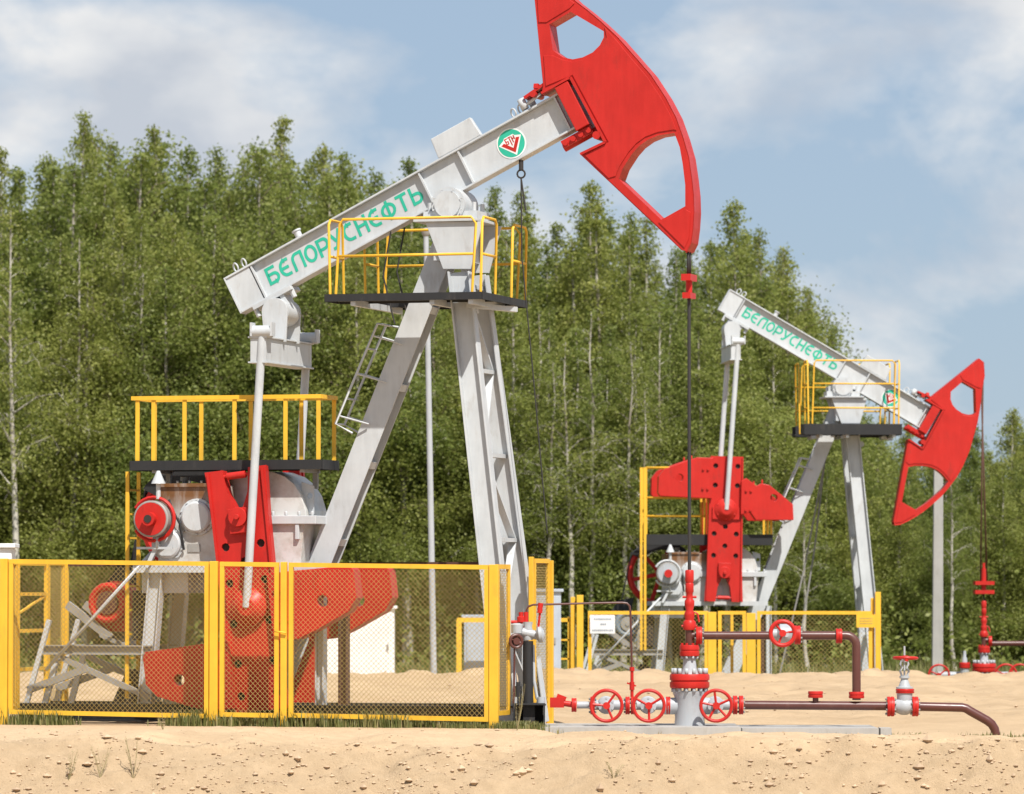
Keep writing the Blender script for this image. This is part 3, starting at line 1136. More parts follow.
    MB().tube([(hx_, -.52, hz_), (hx_ + .05, -.58, hz_ - .1), (hx_ + .16, -.58, hz_ - .3), (hx_ + .2, -.54, hz_ - .62)], .016, 6).obj('oil_hose', M_BLACK, gear)
    vx_, vz_ = loc(185, 485, -.2)
    MB().lathe((vx_, -.2, vz_ - .02), (0, 0, 1), [(0, .035), (.07, .035), (.07, .06), (.12, .06), (.13, .03)], 12).obj('breather', M_STEEL, gear)
    wxp, wzp = loc(183, 530, -.5)
    for dz_ in (0, -.14):
        MB().cyl((wxp, -.50, wzp + dz_), (wxp, -.535, wzp + dz_), .03, n=8).obj('plug', M_STEEL, gear)
    MB().box(loc(160, 486, -.5)[0], loc(210, 486, -.5)[0], -.53, -.5, 2.93, 2.975).obj('top_lip', M_STAIN, gear, .004)
    for px_ in (166, 178, 190, 202):
        bx_ = loc(px_, 486, -.5)[0]
        MB().cyl((bx_, -.515, 2.976), (bx_, -.515, 3.01), .018, n=6).obj('lid_bolt', M_STEEL, gear)
    # rear ear
    ex, ez = loc(306, 498, -.3)
    MB().plate([(ex - .06, ez - .2), (ex + .1, ez - .2), (ex + .1, ez + .15), (ex - .06, ez + .2)], [arc(ex + .05, ez + .03, .04, .04, 0, 360, 8)[:-1]], fn, -.3, -.27).obj('lifting_lug', M_GREY, gear)
    # brake drum in front, large pulley behind
    dx, dz = loc(152, 519, -.72)
    dr = MB()
    dr.lathe((dx, -.52, dz), (0, -1, 0), [(0, .20), (.10, .20), (.101, .23), (.24, .23), (.25, .215)], 26)
    dm = opt['drum']
    drum = dr.obj('brake_drum', M_STEEL if dm is not M_RED else M_STEEL, root)
    MB().lathe((dx, -.765, dz), (0, -1, 0), [(0, .20), (.012, .205), (.012, .10), (.0121, .085), (.11, .085), (.11, .03)], 24).obj('drum_face', dm, drum)
    MB().cyl((dx, -.87, dz), (dx, -.885, dz), .05 if dm is M_RED else .085, n=14).obj('drum_hub', M_HOLE if dm is M_RED else M_RED, drum)
    bk = MB()
    bk.tube([(dx + .27 * math.cos(t), -.66, dz + .27 * math.sin(t)) for t in [R(a) for a in range(-150, 151, 15)]], .025, 6)
    bk.obj('brake_band', M_GREY if dm is not M_RED else M_RED, drum)
    bl = MB()
    bl.cyl((dx + .06, -.66, dz + .25), (dx + .06, -.66, dz + .48), .03, n=8)
    bl.lathe((dx + .06, -.66, dz + .44), (0, 0, 1), [(0, .09), (.16, .02)], 10)
    bl.obj('brake_rod', M_GREY, drum)
    bl = MB()
    bl.bar((dx - .22, -.66, dz - .36), (dx + .25, -.66, dz - .36), .03, .03)
    bl.cyl((dx + .05, -.66, dz - .36), (dx + .05, -.66, dz - .22), .025, n=8)
    bl.bar((dx - .1, -.62, dz - .6), (dx + .05, -.62, dz - .3), .06, .05)
    bl.obj('brake_lever', M_GREY, drum)
    pl = MB()
    PR, py0 = .64, .78
    pl.torus((dx, py0, dz), (0, 1, 0), PR, .07, 40, 8)
    for k in range(6):
        t = R(60 * k + 12)
        pl.bar((dx, py0, dz), (dx + PR * math.cos(t), py0, dz + PR * math.sin(t)), .07, .08, (0, 1, 0))
    pl.cyl((dx, py0 - .28, dz), (dx, py0 + .08, dz), .12)
    pl.obj('large_pulley', M_RED, root)
    gd = MB()
    ga = [(dx + .74 * math.cos(t), dz + .70 * math.sin(t)) for t in [R(a) for a in range(25, 150, 8)]]
    gi = [(dx + .46 * math.cos(t), dz + .50 * math.sin(t)) for t in [R(a) for a in range(145, 30, -8)]]
    gd.plate(ga + gi, [], fn, .60, .64)
    for a0, b0 in zip(ga[:-1], ga[1:]):
        gd.bar((a0[0], .76, a0[1]), (b0[0], .76, b0[1]), .30, .012, (0, 1, 0))
    gd.obj('belt_guard', M_BLACK, root)
    # ---- motor on its sliding frame
    mx, mz = loc(110, 603, -.1)
    mt = MB()
    mt.lathe((mx, -.18, mz), (0, 1, 0), [(0, .22), (.06, .25), (.62, .25), (.70, .20)], 24)
    for k in range(12):
        t = R(30 * k)
        mt.bar((mx + .255 * math.cos(t), -.08, mz + .255 * math.sin(t)), (mx + .255 * math.cos(t), .40, mz + .255 * math.sin(t)), .02, .04)
    mt.box(mx - .22, mx + .22, -.05, .42, mz - .36, mz - .2)
    motor = mt.obj('motor', opt['motor'], root)
    MB().lathe((mx, -.185, mz), (0, -1, 0), [(0, .15), (.03, .14), (.031, .05), (.05, .045)], 20).obj('fan_cover', M_BROWN if opt['motor'] is M_RED else M_STEEL, motor)
    MB().torus((mx, -.18, mz), (0, 1, 0), .215, .045, 28, 8).obj('motor_end_ring', opt['motor'], motor)
    MB().cyl((mx, .5, mz), (mx, .85, mz), .13, n=18).obj('motor_pulley', M_RED, motor)
    bt = MB()
    dvec = Vector((mx - dx, 0, mz - dz)).normalized()
    sid = Vector((-dvec.z, 0, dvec.x))
    for s in (-1, 1):
        bt.bar(Vector((dx, .78, dz)) + sid * s * .76, Vector((mx, .78, mz)) + sid * s * .14, .12, .02, (0, 1, 0))
    bt.obj('drive_belt', M_BLACK, root)
    mc = MB()
    mc.bar((mx - .55, -.15, mz - .02), (mx + .05, -.15, mz - .45), .06, .10, (0, 1, 0))
    mc.bar((mx - .55, .45, mz - .02), (mx + .05, .45, mz - .45), .06, .10, (0, 1, 0))
    mc.bar((mx - .1, .15, mz - .40), (mx + .45, .15, mz - .62), .7, .05, (0, 1, 0))
    mc.obj('motor_slide', M_STEEL, root)
    # ---- pedestal under the gearbox and rear frame
    tz = loc(180, 569, -.5)[1]
    pd = MB()
    xl, xr = loc(135, 569, -.5)[0], loc(318, 569, -.5)[0]
    for y in (-.5, .5):
        pd.bar((xl, y, tz), (xr, y, tz), .16, .09, (0, 1, 0))
    pd.box(loc(142, 580, -.4)[0], loc(188, 580, -.4)[0], -.40, .40, tz - .30, tz - .048)
    pd.obj('pedestal_top', M_GREY, root)
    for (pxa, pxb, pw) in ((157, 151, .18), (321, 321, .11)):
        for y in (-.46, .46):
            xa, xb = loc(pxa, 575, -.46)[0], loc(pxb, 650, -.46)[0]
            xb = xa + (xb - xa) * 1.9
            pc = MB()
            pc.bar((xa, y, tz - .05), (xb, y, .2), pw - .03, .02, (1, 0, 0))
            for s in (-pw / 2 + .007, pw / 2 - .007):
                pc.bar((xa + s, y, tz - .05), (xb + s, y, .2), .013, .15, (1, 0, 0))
            pc.obj('pedestal_column', M_RUST_SHADE if (pw < .15 and y > 0) else M_GREY, root)  # far right column: its shade is put into the dark brown colour
    # rear support of the motor: beam, props, diagonals, thin tie
    zb = loc(100, 650, -.5)[1]
    xb0, xb1 = loc(42, 650, -.5)[0], loc(152, 650, -.5)[0]
    for y in (-.48, .48):
        MB().ibeam((xb0, y, zb), (xb1, y, zb), .10, .12, (0, 1, 0), .015).obj('motor_beam', M_STEEL, root)
        a_, b_ = loc(57, 656, -.5), loc(150, 698, -.5)
        MB().bar((a_[0], y, a_[1]), (b_[0], y, max(.22, b_[1])), .06, .07, (0, 1, 0)).obj('motor_brace', M_STEEL, root)
        a_, b_ = loc(28, 690, -.5), loc(88, 668, -.5)
        MB().bar((a_[0], y * 1.03, a_[1]), (b_[0], y * 1.03, b_[1]), .06, .09, (0, 1, 0)).obj('motor_brace', M_STEEL, root)
        a_, b_ = loc(49, 620, -.52), loc(24, 694, -.52)
        MB().bar((a_[0], y * 1.06, a_[1]), (b_[0], y * 1.06, .12), .05, .06, (0, 1, 0)).obj('motor_prop', M_GREY, root)
        a_, b_ = loc(58, 652, -.48), loc(42, 704, -.48)
        MB().bar((a_[0], y * .95, a_[1]), (b_[0], y * .95, .12), .055, .07, (0, 1, 0)).obj('motor_prop', M_GREY, root)
    a_, b_ = loc(152, 552, -.58), loc(46, 670, -.58)
    MB().cyl((a_[0], -.58, a_[1]), (b_[0], -.58, b_[1]), .022, n=8).obj('tie_rod', M_GREY, root)
    ga_, gb_ = loc(100, 592, .5), loc(134, 560, .5)
    MB().plate([(ga_[0], ga_[1]), (gb_[0], ga_[1] - .15), (gb_[0] + .1, gb_[1]), (ga_[0] + .25, gb_[1] - .05)], [], fn, .5, .56).obj('belt_cover', M_BLACK, root)
    pb_ = loc(132, 640, -.3)
    MB().box(pb_[0], pb_[0] + .16, -.3, .25, pb_[1], pb_[1] + .62).obj('dark_box', M_HOLE, root, .01)  # plain dark box below the belt cover
    sb_ = loc(112, 704, -.3)
    MB().plate([(sb_[0], .24), (sb_[0] + .45, .24), (sb_[0] + .34, .62), (sb_[0] + .2, .66)], [], fn, -.3, .3).obj('skid_shade', M_HOLE, root)  # dark plate added to stand for the shade between the skids
    # skids
    x0_, x1_ = loc(18, 708, -.55)[0], loc(500, 708, -.55)[0]
    for y in (-.56, .56):
        MB().ibeam((x0_, y, .13), (x1_ + .25, y, .13), .17, .22, (0, 1, 0), .02).obj('skid', M_STEEL if opt.get('far') else M_BLACK, root)
    for x in (x0_ + .1, -3.6, -2.2, -.9, x1_):
        MB().box(x - .08, x + .08, -.54, .54, .03, .20).obj('skid_tie', M_BLACK, root)

    # ---- service platform over the gearbox
    opt['platform'](root)

    return root, B, (shx, shz)


# counterweight outlines in (along arm, out from arm edge)
CW_A = [(.84, .30), (.84, .62), (.76, .86), (.58, 1.30), (.42, 1.42), (.08, 1.42), (.02, 1.38), (0, .60), (0, .30)]
CW_B = [(.80, .30), (.86, .40), (.70, .62), (.76, .72), (.73, .88), (.50, 1.18), (.34, 1.38), (.02, 1.40), (0, .62), (.16, .50), (.10, .30)]


def platform_near(root):
    zf = loc(200, 466, -.6)[1]
    x0, x1 = loc(131, 466, -.6)[0], loc(321, 466, -.6)[0]
    y0, y1 = -.60, .06
    p = MB()
    p.box(x0, x1, y0, y1, zf - .02, zf)
    p.box(x0 - .01, x1 + .01, y0 - .012, y0 - .001, zf - .05, zf + .07)
    p.box(x0 - .01, x1 + .01, y1 + .001, y1 + .012, zf - .05, zf + .07)
    p.box(x1 + .012, x1 + .022, y0, y1, zf - .05, zf + .07)
    p.box(x0 - .022, x0 - .012, y0, y1, zf - .05, zf + .07)
    po = p.obj('service_platform', M_BLACK, root)
    for x in (x0 + .3, x0 + 1.2, x1 - .25):
        s = MB()
        s.bar((x, y0 + .02, zf - .055), (x, y1 - .02, zf - .055), .06, .06, (1, 0, 0))
        s.bar((x, -.05, zf - .05), (x, -.05, zf - .28), .06, .06, (1, 0, 0))
        s.obj('platform_bracket', M_STEEL, po)
    rh = .85
    for y in (y0 + .02, y1 - .02):
        MB().bar((x0, y, zf + rh), (x1, y, zf + rh), .05, .05, (0, 1, 0)).obj('railing', M_YEL, po)
        for px_ in (137, 184, 234, 285, 318):
            x = loc(px_, 430, -.6)[0]
            MB().bar((x, y, zf + .001), (x, y, zf + rh - .026), .05, .02, (1, 0, 0)).obj('railing_post', M_YEL, po)
    x = loc(153, 430, -.6)[0]
    MB().bar((x, y0 + .02, zf + .001), (x, y0 + .02, zf + rh - .026), .05, .02, (1, 0, 0)).obj('railing_post', M_YEL, po)
    for x in (x0 + .02, x1 - .02):
        MB().bar((x, y0 + .046, zf + rh), (x, y1 - .046, zf + rh), .05, .05, (1, 0, 0)).obj('railing', M_YEL, po)
    # access ladder on the left
    xl = loc(129, 500, -.4)[0]
    for y in (-.45, -.05):
        MB().bar((xl, y, .3), (xl - .0, y, zf - .06), .045, .03, (1, 0, 0)).obj('ladder_stile', M_YEL, po)
    for k in range(9):
        z = .5 + k * .3
        MB().bar((xl, -.43, z), (xl, -.07, z), .025, .025).obj('ladder_rung', M_YEL, po)


def platform_far(root):
    zf = 3.24
    x0, x1 = -4.15, -1.52
    y0, y1 = -.60, .06
    p = MB()
    p.box(x0, x1, y0, y1, zf - .02, zf)
    p.box(x0 - .01, x1 + .01, y0 - .012, y0 - .001, zf - .12, zf + .10)
    p.box(x0 - .01, x1 + .01, y1 + .001, y1 + .012, zf - .12, zf + .10)
    po = p.obj('service_platform', M_BLACK, root)
    rh = 1.48
    for y in (y0 + .02, y1 - .02):
        for zz in (rh, .86, .48):
            MB().tube([(x0, y, zf + zz), (x0 + 1.25, y, zf + zz)], .022, 6).obj('railing', M_YEL, po)
        for x in (x0 + .01, x0 + 1.22, x0 + 1.3, x1 - .10, x1 - .02):
            top = rh if x < -2.7 else .62
            MB().bar((x, y, zf + .001), (x, y, zf + top), .045, .03, (1, 0, 0)).obj('railing_post', M_YEL, po)
    for x in (x0 - .10, x0 - .02):
        MB().bar((x, y0 - .05, .95), (x, y0 - .05, zf + rh), .05, .04, (1, 0, 0)).obj('ladder_stile', M_YEL, po)
    for k in range(8):
        z = 1.1 + k * .3
        MB().bar((x0 - .06, y0 - .05, z), (x0 - .06, y1, z), .025, .025).obj('ladder_rung', M_YEL, po)


near_opt = dict(leg_dx=.05, walk_z=5.235, walk_x=(-1.36, .64), walk_rail=.95, rail_posts=(-1.23, .56), rail_mids=(.50,), drum=M_RED, motor=M_RED, platform=platform_near)
far_opt = dict(toe=.17, leg_dx=-.14, walk_z=5.45, walk_x=(-.90, 1.12), walk_rail=1.48, rail_posts=(-.74, 1.0), rail_mids=(.50, 1.0), drum=M_SILVER, motor=M_MOTOR, platform=platform_far, far=True)
jack1, B1, sh1 = make_jack(J1, BA1, 'near grey and red pump jack with its beam tilted up to the right', R(6.5), 1.12,
                           [(-1, 1.50, CW_A), (1, .74, CW_A)], near_opt)
jack2, B2, sh2 = make_jack(J2, BA2, 'far grey and red pump jack with its head tipped down to the right', R(180 - 1.5), 1.30,
                           [(1, 1.52, CW_A), (-1, 1.10, CW_B)], far_opt)
jack2['label'] = 'far grey and red pump jack with its head tipped down at right'


# ---- ropes, carrier bars and polished rods hang from the heads, so they are parts of their jack
def bridle_near():
    tip = loc(689, 250, 0)
    xw = tip[0]
    zt = tip[1]
    z2 = loc(689, 277, 0)[1]
    z3 = loc(689, 297, 0)[1]
    ztop = loc(689, 572, 0)[1]
    for y in (-.05, .05):
        MB().tube([(xw, y, zt + .05), (xw, y, z2)], .016, 6).obj('bridle_rope', M_WIRE, jack1)
    c = MB()
    c.box(xw - .06, xw + .06, -.16, .16, z2 - .05, z2 + .03)
    c.box(xw - .05, xw + .05, -.14, .14, z3 - .02, z3 + .05)
    c.cyl((xw, 0, z3), (xw, 0, z2), .04)
    c.obj('carrier_bar', M_RED, jack1)
    MB().cyl((xw, 0, ztop - .3), (xw, 0, z3), .021, n=10).obj('polished_rod', M_WIRE, jack1)
    # slack safety cable under the beam
    cb = MB()
    p0 = B1(1.02, .09, -.06)
    cb.cyl(p0, p0 - Vector((0, 0, .12)), .03, n=8)
    cb.torus(p0 - Vector((0, 0, .17)), (0, 1, 0), .05, .012, 12, 6)
    cb.tube([p0 - Vector((0, 0, .22)), p0 + Vector((.01, 0, -1.2)), p0 + Vector((.15, 0, -2.6)), p0 + Vector((.32, .05, -4.6))], .009, 5)
    cb.tube([p0 - Vector((0, 0, .22)), p0 + Vector((.06, 0, -.62))], .012, 5)
    cb.obj('hanging_cable', M_WIRE, jack1)
    for s, yy in ((-.85, -.1), (-.72, .1)):
        a = B1(s, .09, yy)
        MB().tube([a, a + Vector((-.10, 0, -.55)), a + Vector((.05, 0, -1.15))], .011, 5).obj('hanging_cable', M_WIRE, jack1)
    return xw


XW1 = bridle_near()


def bridle_far():
    xr, zt = J2.at(983, 376, 0)
    z2 = J2.at(984, 583, 0)[1]
    z3 = J2.at(984, 592, 0)[1]
    zb = J2.at(984, 640, 0)[1]
    for y, dx in ((-.13, -.03), (.13, .03)):
        MB().tube([(xr - .02, y, zt), (xr + dx * 3, y, z2)], .018, 6).obj('bridle_rope', M_RUST_SHADE, jack2)
    c = MB()
    c.box(xr - .20, xr + .20, -.16, .16, z2 - .04, z2 + .04)
    c.box(xr - .20, xr + .20, -.14, .14, z3 - .04, z3 + .04)
    c.cyl((xr, 0, z3 - .04), (xr, 0, z2 + .30), .05)
    c.cyl((xr, 0, z2 + .3), (xr, 0, z2 + .42), .03)
    c.obj('carrier_bar', M_RED, jack2)
    MB().cyl((xr, 0, zb), (xr, 0, z3), .018, n=8).obj('polished_rod', M_WIRE, jack2)
    return xr


XW2 = bridle_far()

# ------------------------------------------------------------------ fences
DIA = {}


def lattice(p0, p1, z0, z1, pitch=.062, w=.0043, slope=1.0, t=.004):
    """diamond wire panel as real thin bars between p0 and p1 (plan), z0..z1"""
    p0, p1 = Vector((p0[0], p0[1], 0)), Vector((p1[0], p1[1], 0))
    L = (p1 - p0).length
    d = (p1 - p0) / L
    nrm = Vector((d.y, -d.x, 0))
    H_ = z1 - z0
    mb = MB()
    run = H_ / slope
    for sg, off in ((1, 0.0), (-1, t * 1.2)):
        n = int((L + run) / pitch) + 1
        for k in range(n):
            u0 = -run + k * pitch
            a, b_ = max(0.0, u0), min(L, u0 + run)
            if b_ - a < .01:
                continue
            za, zb_ = (a - u0) * slope, (b_ - u0) * slope
            if sg < 0:
                za, zb_ = H_ - za, H_ - zb_
            A = p0 + d * a + Vector((0, 0, z0 + za)) + nrm * off
            Bq = p0 + d * b_ + Vector((0, 0, z0 + zb_)) + nrm * off
            mb.bar(A, Bq, t, w, nrm)
    return mb


def panel(parent, P, x0, x1, yl0, yl1, z0, z1, name='panel', fw=.055, mat=M_YEL, meshmat=M_MESHY, dz=0.0, pitch=.062):
    """framed mesh panel between two local points; dz lowers the second end"""
    a, b_ = Vector(P(x0, yl0)), Vector(P(x1, yl1))
    d = (b_ - a).normalized()
    side = Vector((d.y, -d.x, 0))
    f = MB()
    A0, A1 = a + Vector((0, 0, z0)), a + Vector((0, 0, z1))
    C0, C1 = b_ + Vector((0, 0, z0 + dz)), b_ + Vector((0, 0, z1 + dz))
    f.bar(A1 - Vector((0, 0, fw / 2)), C1 - Vector((0, 0, fw / 2)), .04, fw, side)
    f.bar(A0 + Vector((0, 0, fw / 2)), C0 + Vector((0, 0, fw / 2)), .04, fw, side)
    f.bar(A0 + d * fw / 2 + Vector((0, 0, fw + .001)), A1 + d * fw / 2 - Vector((0, 0, fw + .001)), .038, fw, side)
    f.bar(C0 - d * fw / 2 + Vector((0, 0, fw + .001)), C1 - d * fw / 2 - Vector((0, 0, fw + .001)), .038, fw, side)
    o = f.obj(name, mat, parent)
    lm = lattice(a + d * fw * .9, b_ - d * fw * .9, z0 + fw * .9 + min(dz, 0), z1 - fw * .9 + min(dz, 0), pitch)
    lm.obj('wire_mesh', meshmat, o)
    return o


YF, YR = -1.42, 1.12
fence1 = thing('mesh_fence', 'yellow framed wire mesh enclosure round the near pump jack base', 'fence', J1.o, -J1.yaw)
P1 = lambda x, y: (x, y, 0)


def fpost(parent, x, y, z0, z1, w=.085, d=.06, mat=M_YEL):
    return MB().box(x - w / 2, x + w / 2, y - d / 2, y + d / 2, z0, z1).obj('post', mat, parent, .006)


fx = lambda px: loc(px, 640, YF)[0]
ztl, zbl = loc(5, 559, YF)[1], loc(5, 714, YF)[1]
ztr, zbr = loc(494, 565, YF)[1], loc(494, 720, YF)[1]
xl_, xr_ = fx(5), fx(494)
zt = lambda x: ztl + (ztr - ztl) * (x - xl_) / (xr_ - xl_)
zb = lambda x: zbl + (zbr - zbl) * (x - xl_) / (xr_ - xl_)
for pa, pb, nm in ((9, 209, 'panel'), (220, 279, 'gate'), (289, 489, 'panel')):
    xa, xb = fx(pa), fx(pb)
    panel(fence1, P1, xa, xb, YF, YF, zb(xa), zt(xa), nm, dz=zt(xb) - zt(xa))
for px_, w in ((4, .10), (214, .10), (284, .075), (494, .11)):
    x = fx(px_)
    fpost(fence1, x, YF - .005, -.25, zt(x) + .005, w)
MB().cyl((fx(276), YF - .06, 1.15), (fx(288), YF - .06, 1.13), .012, n=6).obj('gate_latch', M_YEL, fence1)
# rear run
xrl, xrr = loc(65, 640, YR)[0], loc(550, 640, YR)[0]
for x in (xrl, xrr):
    fpost(fence1, x, YR, -.25, 2.02, .085)
MB().bar((xrl, YR, 1.97), (xrr, YR, 1.99), .03, .035, (0, 1, 0)).obj('rear_rail', M_RUST_SHADE, fence1)  # shaded back of the rail put into its dark colour
# left side: open gate frame with rungs, then mesh
yl = lambda f: YF + (YR - YF) * f
xs_ = lambda f: xl_ + (xrl - xl_) * f
panel(fence1, P1, xs_(.70), xs_(.97), yl(.70), yl(.97), .16, 2.02, 'panel')
panel(fence1, P1, xs_(.02), xs_(.18), yl(.02), yl(.18), .16, 2.02, 'panel')
gt = MB()
for f in (.20, .68):
    gt.bar((xs_(f), yl(f), .18), (xs_(f), yl(f), 2.0), .05, .05, (1, 0, 0))
for z in (.66, 1.14, 1.60, 1.98):
    gt.bar((xs_(.22), yl(.22), z), (xs_(.66), yl(.66), z), .04, .045)
gt.bar((xs_(.22), yl(.22), 1.36), (xs_(.66), yl(.66), 1.58), .03, .025)
gt.obj('side_gate', M_YEL, fence1)
# right side: mesh at the front, opening for the leg, mesh at the back
panel(fence1, P1, xr_ + (xrr - xr_) * .05, xr_ + (xrr - xr_) * .26, yl(.05), yl(.26), .14, 1.96, 'panel')
panel(fence1, P1, xr_ + (xrr - xr_) * .70, xr_ + (xrr - xr_) * .97, yl(.70), yl(.97), .10, 2.04, 'panel')
fpost(fence1, xr_ + (xrr - xr_) * .66, yl(.66), -.2, 2.06, .06)

# far fence
FY = 98.6
fence2 = thing('mesh_fence', 'low yellow mesh fence in front of the far pump jack', 'fence', (0, 0, 0))
PW = lambda x, y: (x, y, 0)
wx = lambda px: W(px, 620, FY).x
ZT2, ZB2 = W(700, 611, FY).z, -.48
for pa, pb, nm in ((588, 708, 'panel'), (718, 746, 'gate'), (757, 872, 'panel')):
    panel(fence2, PW, wx(pa), wx(pb), FY, FY, ZB2, ZT2, nm, fw=.07, pitch=.085)
for pa, top, w in ((580, 595, .13), (573, 597, .09), (712, 612, .17), (751, 613, .18), (878, 592, .11), (873, 598, .07)):
    fpost(fence2, wx(pa), FY + (.12 if pa in (573, 873) else 0), -.7, W(pa, top, FY).z, w, .08)
fpost(fence2, wx(733), FY + .5, -.7, W(733, 614, FY).z, .06, .05)
gate2 = thing('gate', 'open yellow bar gate left of the white warning sign', 'gate', (0, 0, 0))
g2 = MB()
for py_ in (620, 640, 659):
    z = W(560, py_, FY).z
    g2.bar((wx(546), FY + .2, z), (wx(569), FY + .2, z), .05, .075 if py_ == 620 else .035, (0, 1, 0))
g2.bar((wx(569.5), FY + .2, -.5), (wx(569.5), FY + .2, W(569, 617, FY).z), .07, .05, (1, 0, 0))
g2.obj('gate_frame', M_YEL, gate2)
# signs on the far fence
sg = thing('warning_sign', 'white warning sign with two grey text lines on the far fence', 'sign', W(602, 625, FY - .06))
a, c = W(590, 615, FY - .06), W(615, 633.5, FY - .06)
cx, cz = (a.x + c.x) / 2, (a.z + c.z) / 2
hx, hz = (c.x - a.x) / 2, (a.z - c.z) / 2
sg.location = (cx, FY - .06, cz)
MB().box(-hx, hx, -.008, .008, -hz, hz).obj('board', M_WHITE, sg)
r_ = random.Random(3)
for zz, x0_, x1_ in ((.10, -.17, .17), (-.0, -.04, .05), (-.12, -.20, .20)):
    x = x0_
    mb = MB()
    while x < x1_:
        w = r_.uniform(.018, .032)
        mb.box(x, x + w, -.0115, -.0085, zz - .018, zz + .018)
        x += w + .012
    mb.obj('text_line', M_INK, sg)
sy = thing('warning_sign', 'small plain yellow sign at the right end of the far fence', 'sign', W(866, 621, FY - .06))
MB().box(-.19, .19, -.008, .008, -.13, .13).obj('board', M_YEL, sy)
mb = MB()
for zz in (.05, 0, -.05):
    mb.box(-.13, .13, -.0105, -.0085, zz - .008, zz + .008)
mb.obj('text_line', M_MESHY, sy)

# ------------------------------------------------------------------ wellheads
wp = J1.world(XW1, 0, 0)
DW = wp.y
wz = lambda py: W(688, py, DW).z
wxx = lambda px: W(px, 690, DW).x
XA = wp.x
pxm = DW / F
well = thing('wellhead', 'red and silver wellhead under the polished rod on the concrete slab', 'wellhead', (XA, DW, 0))


def wp3(px, py, dy=0.0):
    return Vector((wxx(px) - XA, dy, wz(py)))


def well_body(root, p3, k, low=True):
    """k metres per pixel; p3 maps the near well's pixels to root coordinates"""
    up = (0, 0, 1)
    c = p3(688, 727)
    c.x = 0
    zz = lambda py: p3(688, py).z
    b_ = MB()
    b_.lathe((0, 0, zz(728)), up, [(0, 21 * k), (.03, 21 * k), (.03, 16 * k), (.031, 15.5 * k), (.10, 14.8 * k), (zz(698) - zz(728), 14.8 * k), (zz(694) - zz(728), 16.5 * k), (zz(691) - zz(728), 17 * k)], 26)
    if low:
        b_.cyl(p3(664, 706), p3(688, 706), 8.5 * k, n=18)
        b_.cyl(p3(688, 706), p3(712, 706), 8.5 * k, n=18)
    b_.obj('casing_head', M_SILVER, root)
    f = MB()
    f.flange((0, 0, zz(681)), up, 20 * k, zz(674) - zz(688))
    f.obj('main_flange', M_RED, root)
    bo = MB()
    bo.bolts((0, 0, zz(674.2)), up, 16.5 * k, 14, 2.1 * k, 6 * k)
    bo.bolts((0, 0, zz(692)), up, 16.5 * k, 14, 2.1 * k, 4.4 * k)
    tag(bo.obj('flange_bolts', M_SILVER, root), kind='stuff')
    MB().lathe((0, 0, zz(674)), up, [(0, 9 * k), (zz(668) - zz(674), 7 * k), (zz(656) - zz(674), 6 * k)], 18).obj('neck', M_SILVER, root)
    MB().flange((0, 0, zz(650.5)), up, 10 * k, zz(645) - zz(656)).bolts((0, 0, zz(645)), up, 8 * k, 8, 1.4 * k, 2 * k).obj('upper_flange', M_RED, root)
    MB().bolts((0, 0, zz(659)), up, 8 * k, 8, 1.5 * k, 3 * k).obj('upper_bolts', M_SILVER, root)['kind'] = 'stuff'
    MB().cyl((0, 0, zz(646)), (0, 0, zz(628)), 4.2 * k).cyl((0, 0, zz(635.5)), p3(699, 635.5), 4.0 * k).obj('tee', M_BROWN, root)
    s = MB()
    s.lathe((0, 0, zz(630)), up, [(0, 6 * k), (.02, 6.6 * k), (8 * k, 6.4 * k), (10 * k, 4.6 * k), (15 * k, 5.2 * k), (17 * k, 5.2 * k), (20 * k, 3.6 * k), (25 * k, 5.0 * k), (29 * k, 5.0 * k), (31 * k, 3.4 * k), (37 * k, 3.4 * k), (38 * k, 4.2 * k), (46 * k, 4.2 * k), (47 * k, 3.6 * k), (49 * k, 4.4 * k), (59 * k, 4.4 * k), (60 * k, 3.6 * k)], 18)
    s.cyl((-8 * k, 0, zz(626)), (8 * k, 0, zz(626)), 1.3 * k, n=8)
    s.cyl((-7 * k, 0, zz(597)), (7 * k, 0, zz(597)), 1.2 * k, n=8)
    s.tube([(5 * k, -.03, zz(612)), (8 * k, -.04, zz(614)), (9.5 * k, -.04, zz(622))], 1.0 * k, 6)
    s.obj('stuffing_box', M_RED, root)


well_body(well, wp3, pxm)
k = pxm
AX = Vector((1, 0, 0))
FR = Vector((0, -1, 0))


def part_flanges(root, pxs, py, r, t=4.2, mat=M_RED, axis=AX):
    for px_ in pxs:
        mb, bo = MB(), MB()
        c = wp3(px_, py)
        mb.flange(c, axis, r * k, t * k)
        bo.bolts(c - axis * (t / 2 + 1.6) * k, axis, r * .78 * k, 8, 1.2 * k, (t + 3.2) * k)
        o = mb.obj('flange', mat, root)
        tag(bo.obj('flange_bolts', M_STEEL, o), kind='stuff')


def side_valve(root, px_, py_, yaw_ph, pxa, pxb):
    """gate valve with its stem towards the camera"""
    c = wp3(px_, py_)
    v = MB()
    v.cyl(wp3(pxa, py_), wp3(pxb, py_), 5 * k, n=14)
    v.lathe(c + Vector((0, .12, 0)), FR, [(0, 7 * k), (.06, 9 * k), (.16, 9 * k), (.20, 6 * k), (.26, 8 * k), (.29, 8 * k), (.30, 4 * k), (.40, 3 * k), (.44, 2.4 * k)], 18)
    v.bolts(c + Vector((0, -.13, 0)), FR, 7 * k, 6, 1.1 * k, .05)
    vo = v.obj('valve', M_SILVER, root)
    w = MB()
    handwheel(w, c + Vector((0, -.36, 0)), FR, 15.3 * k, .021, 5 if px_ > 700 else 3, yaw_ph)
    w.obj('handwheel', M_RED, vo)


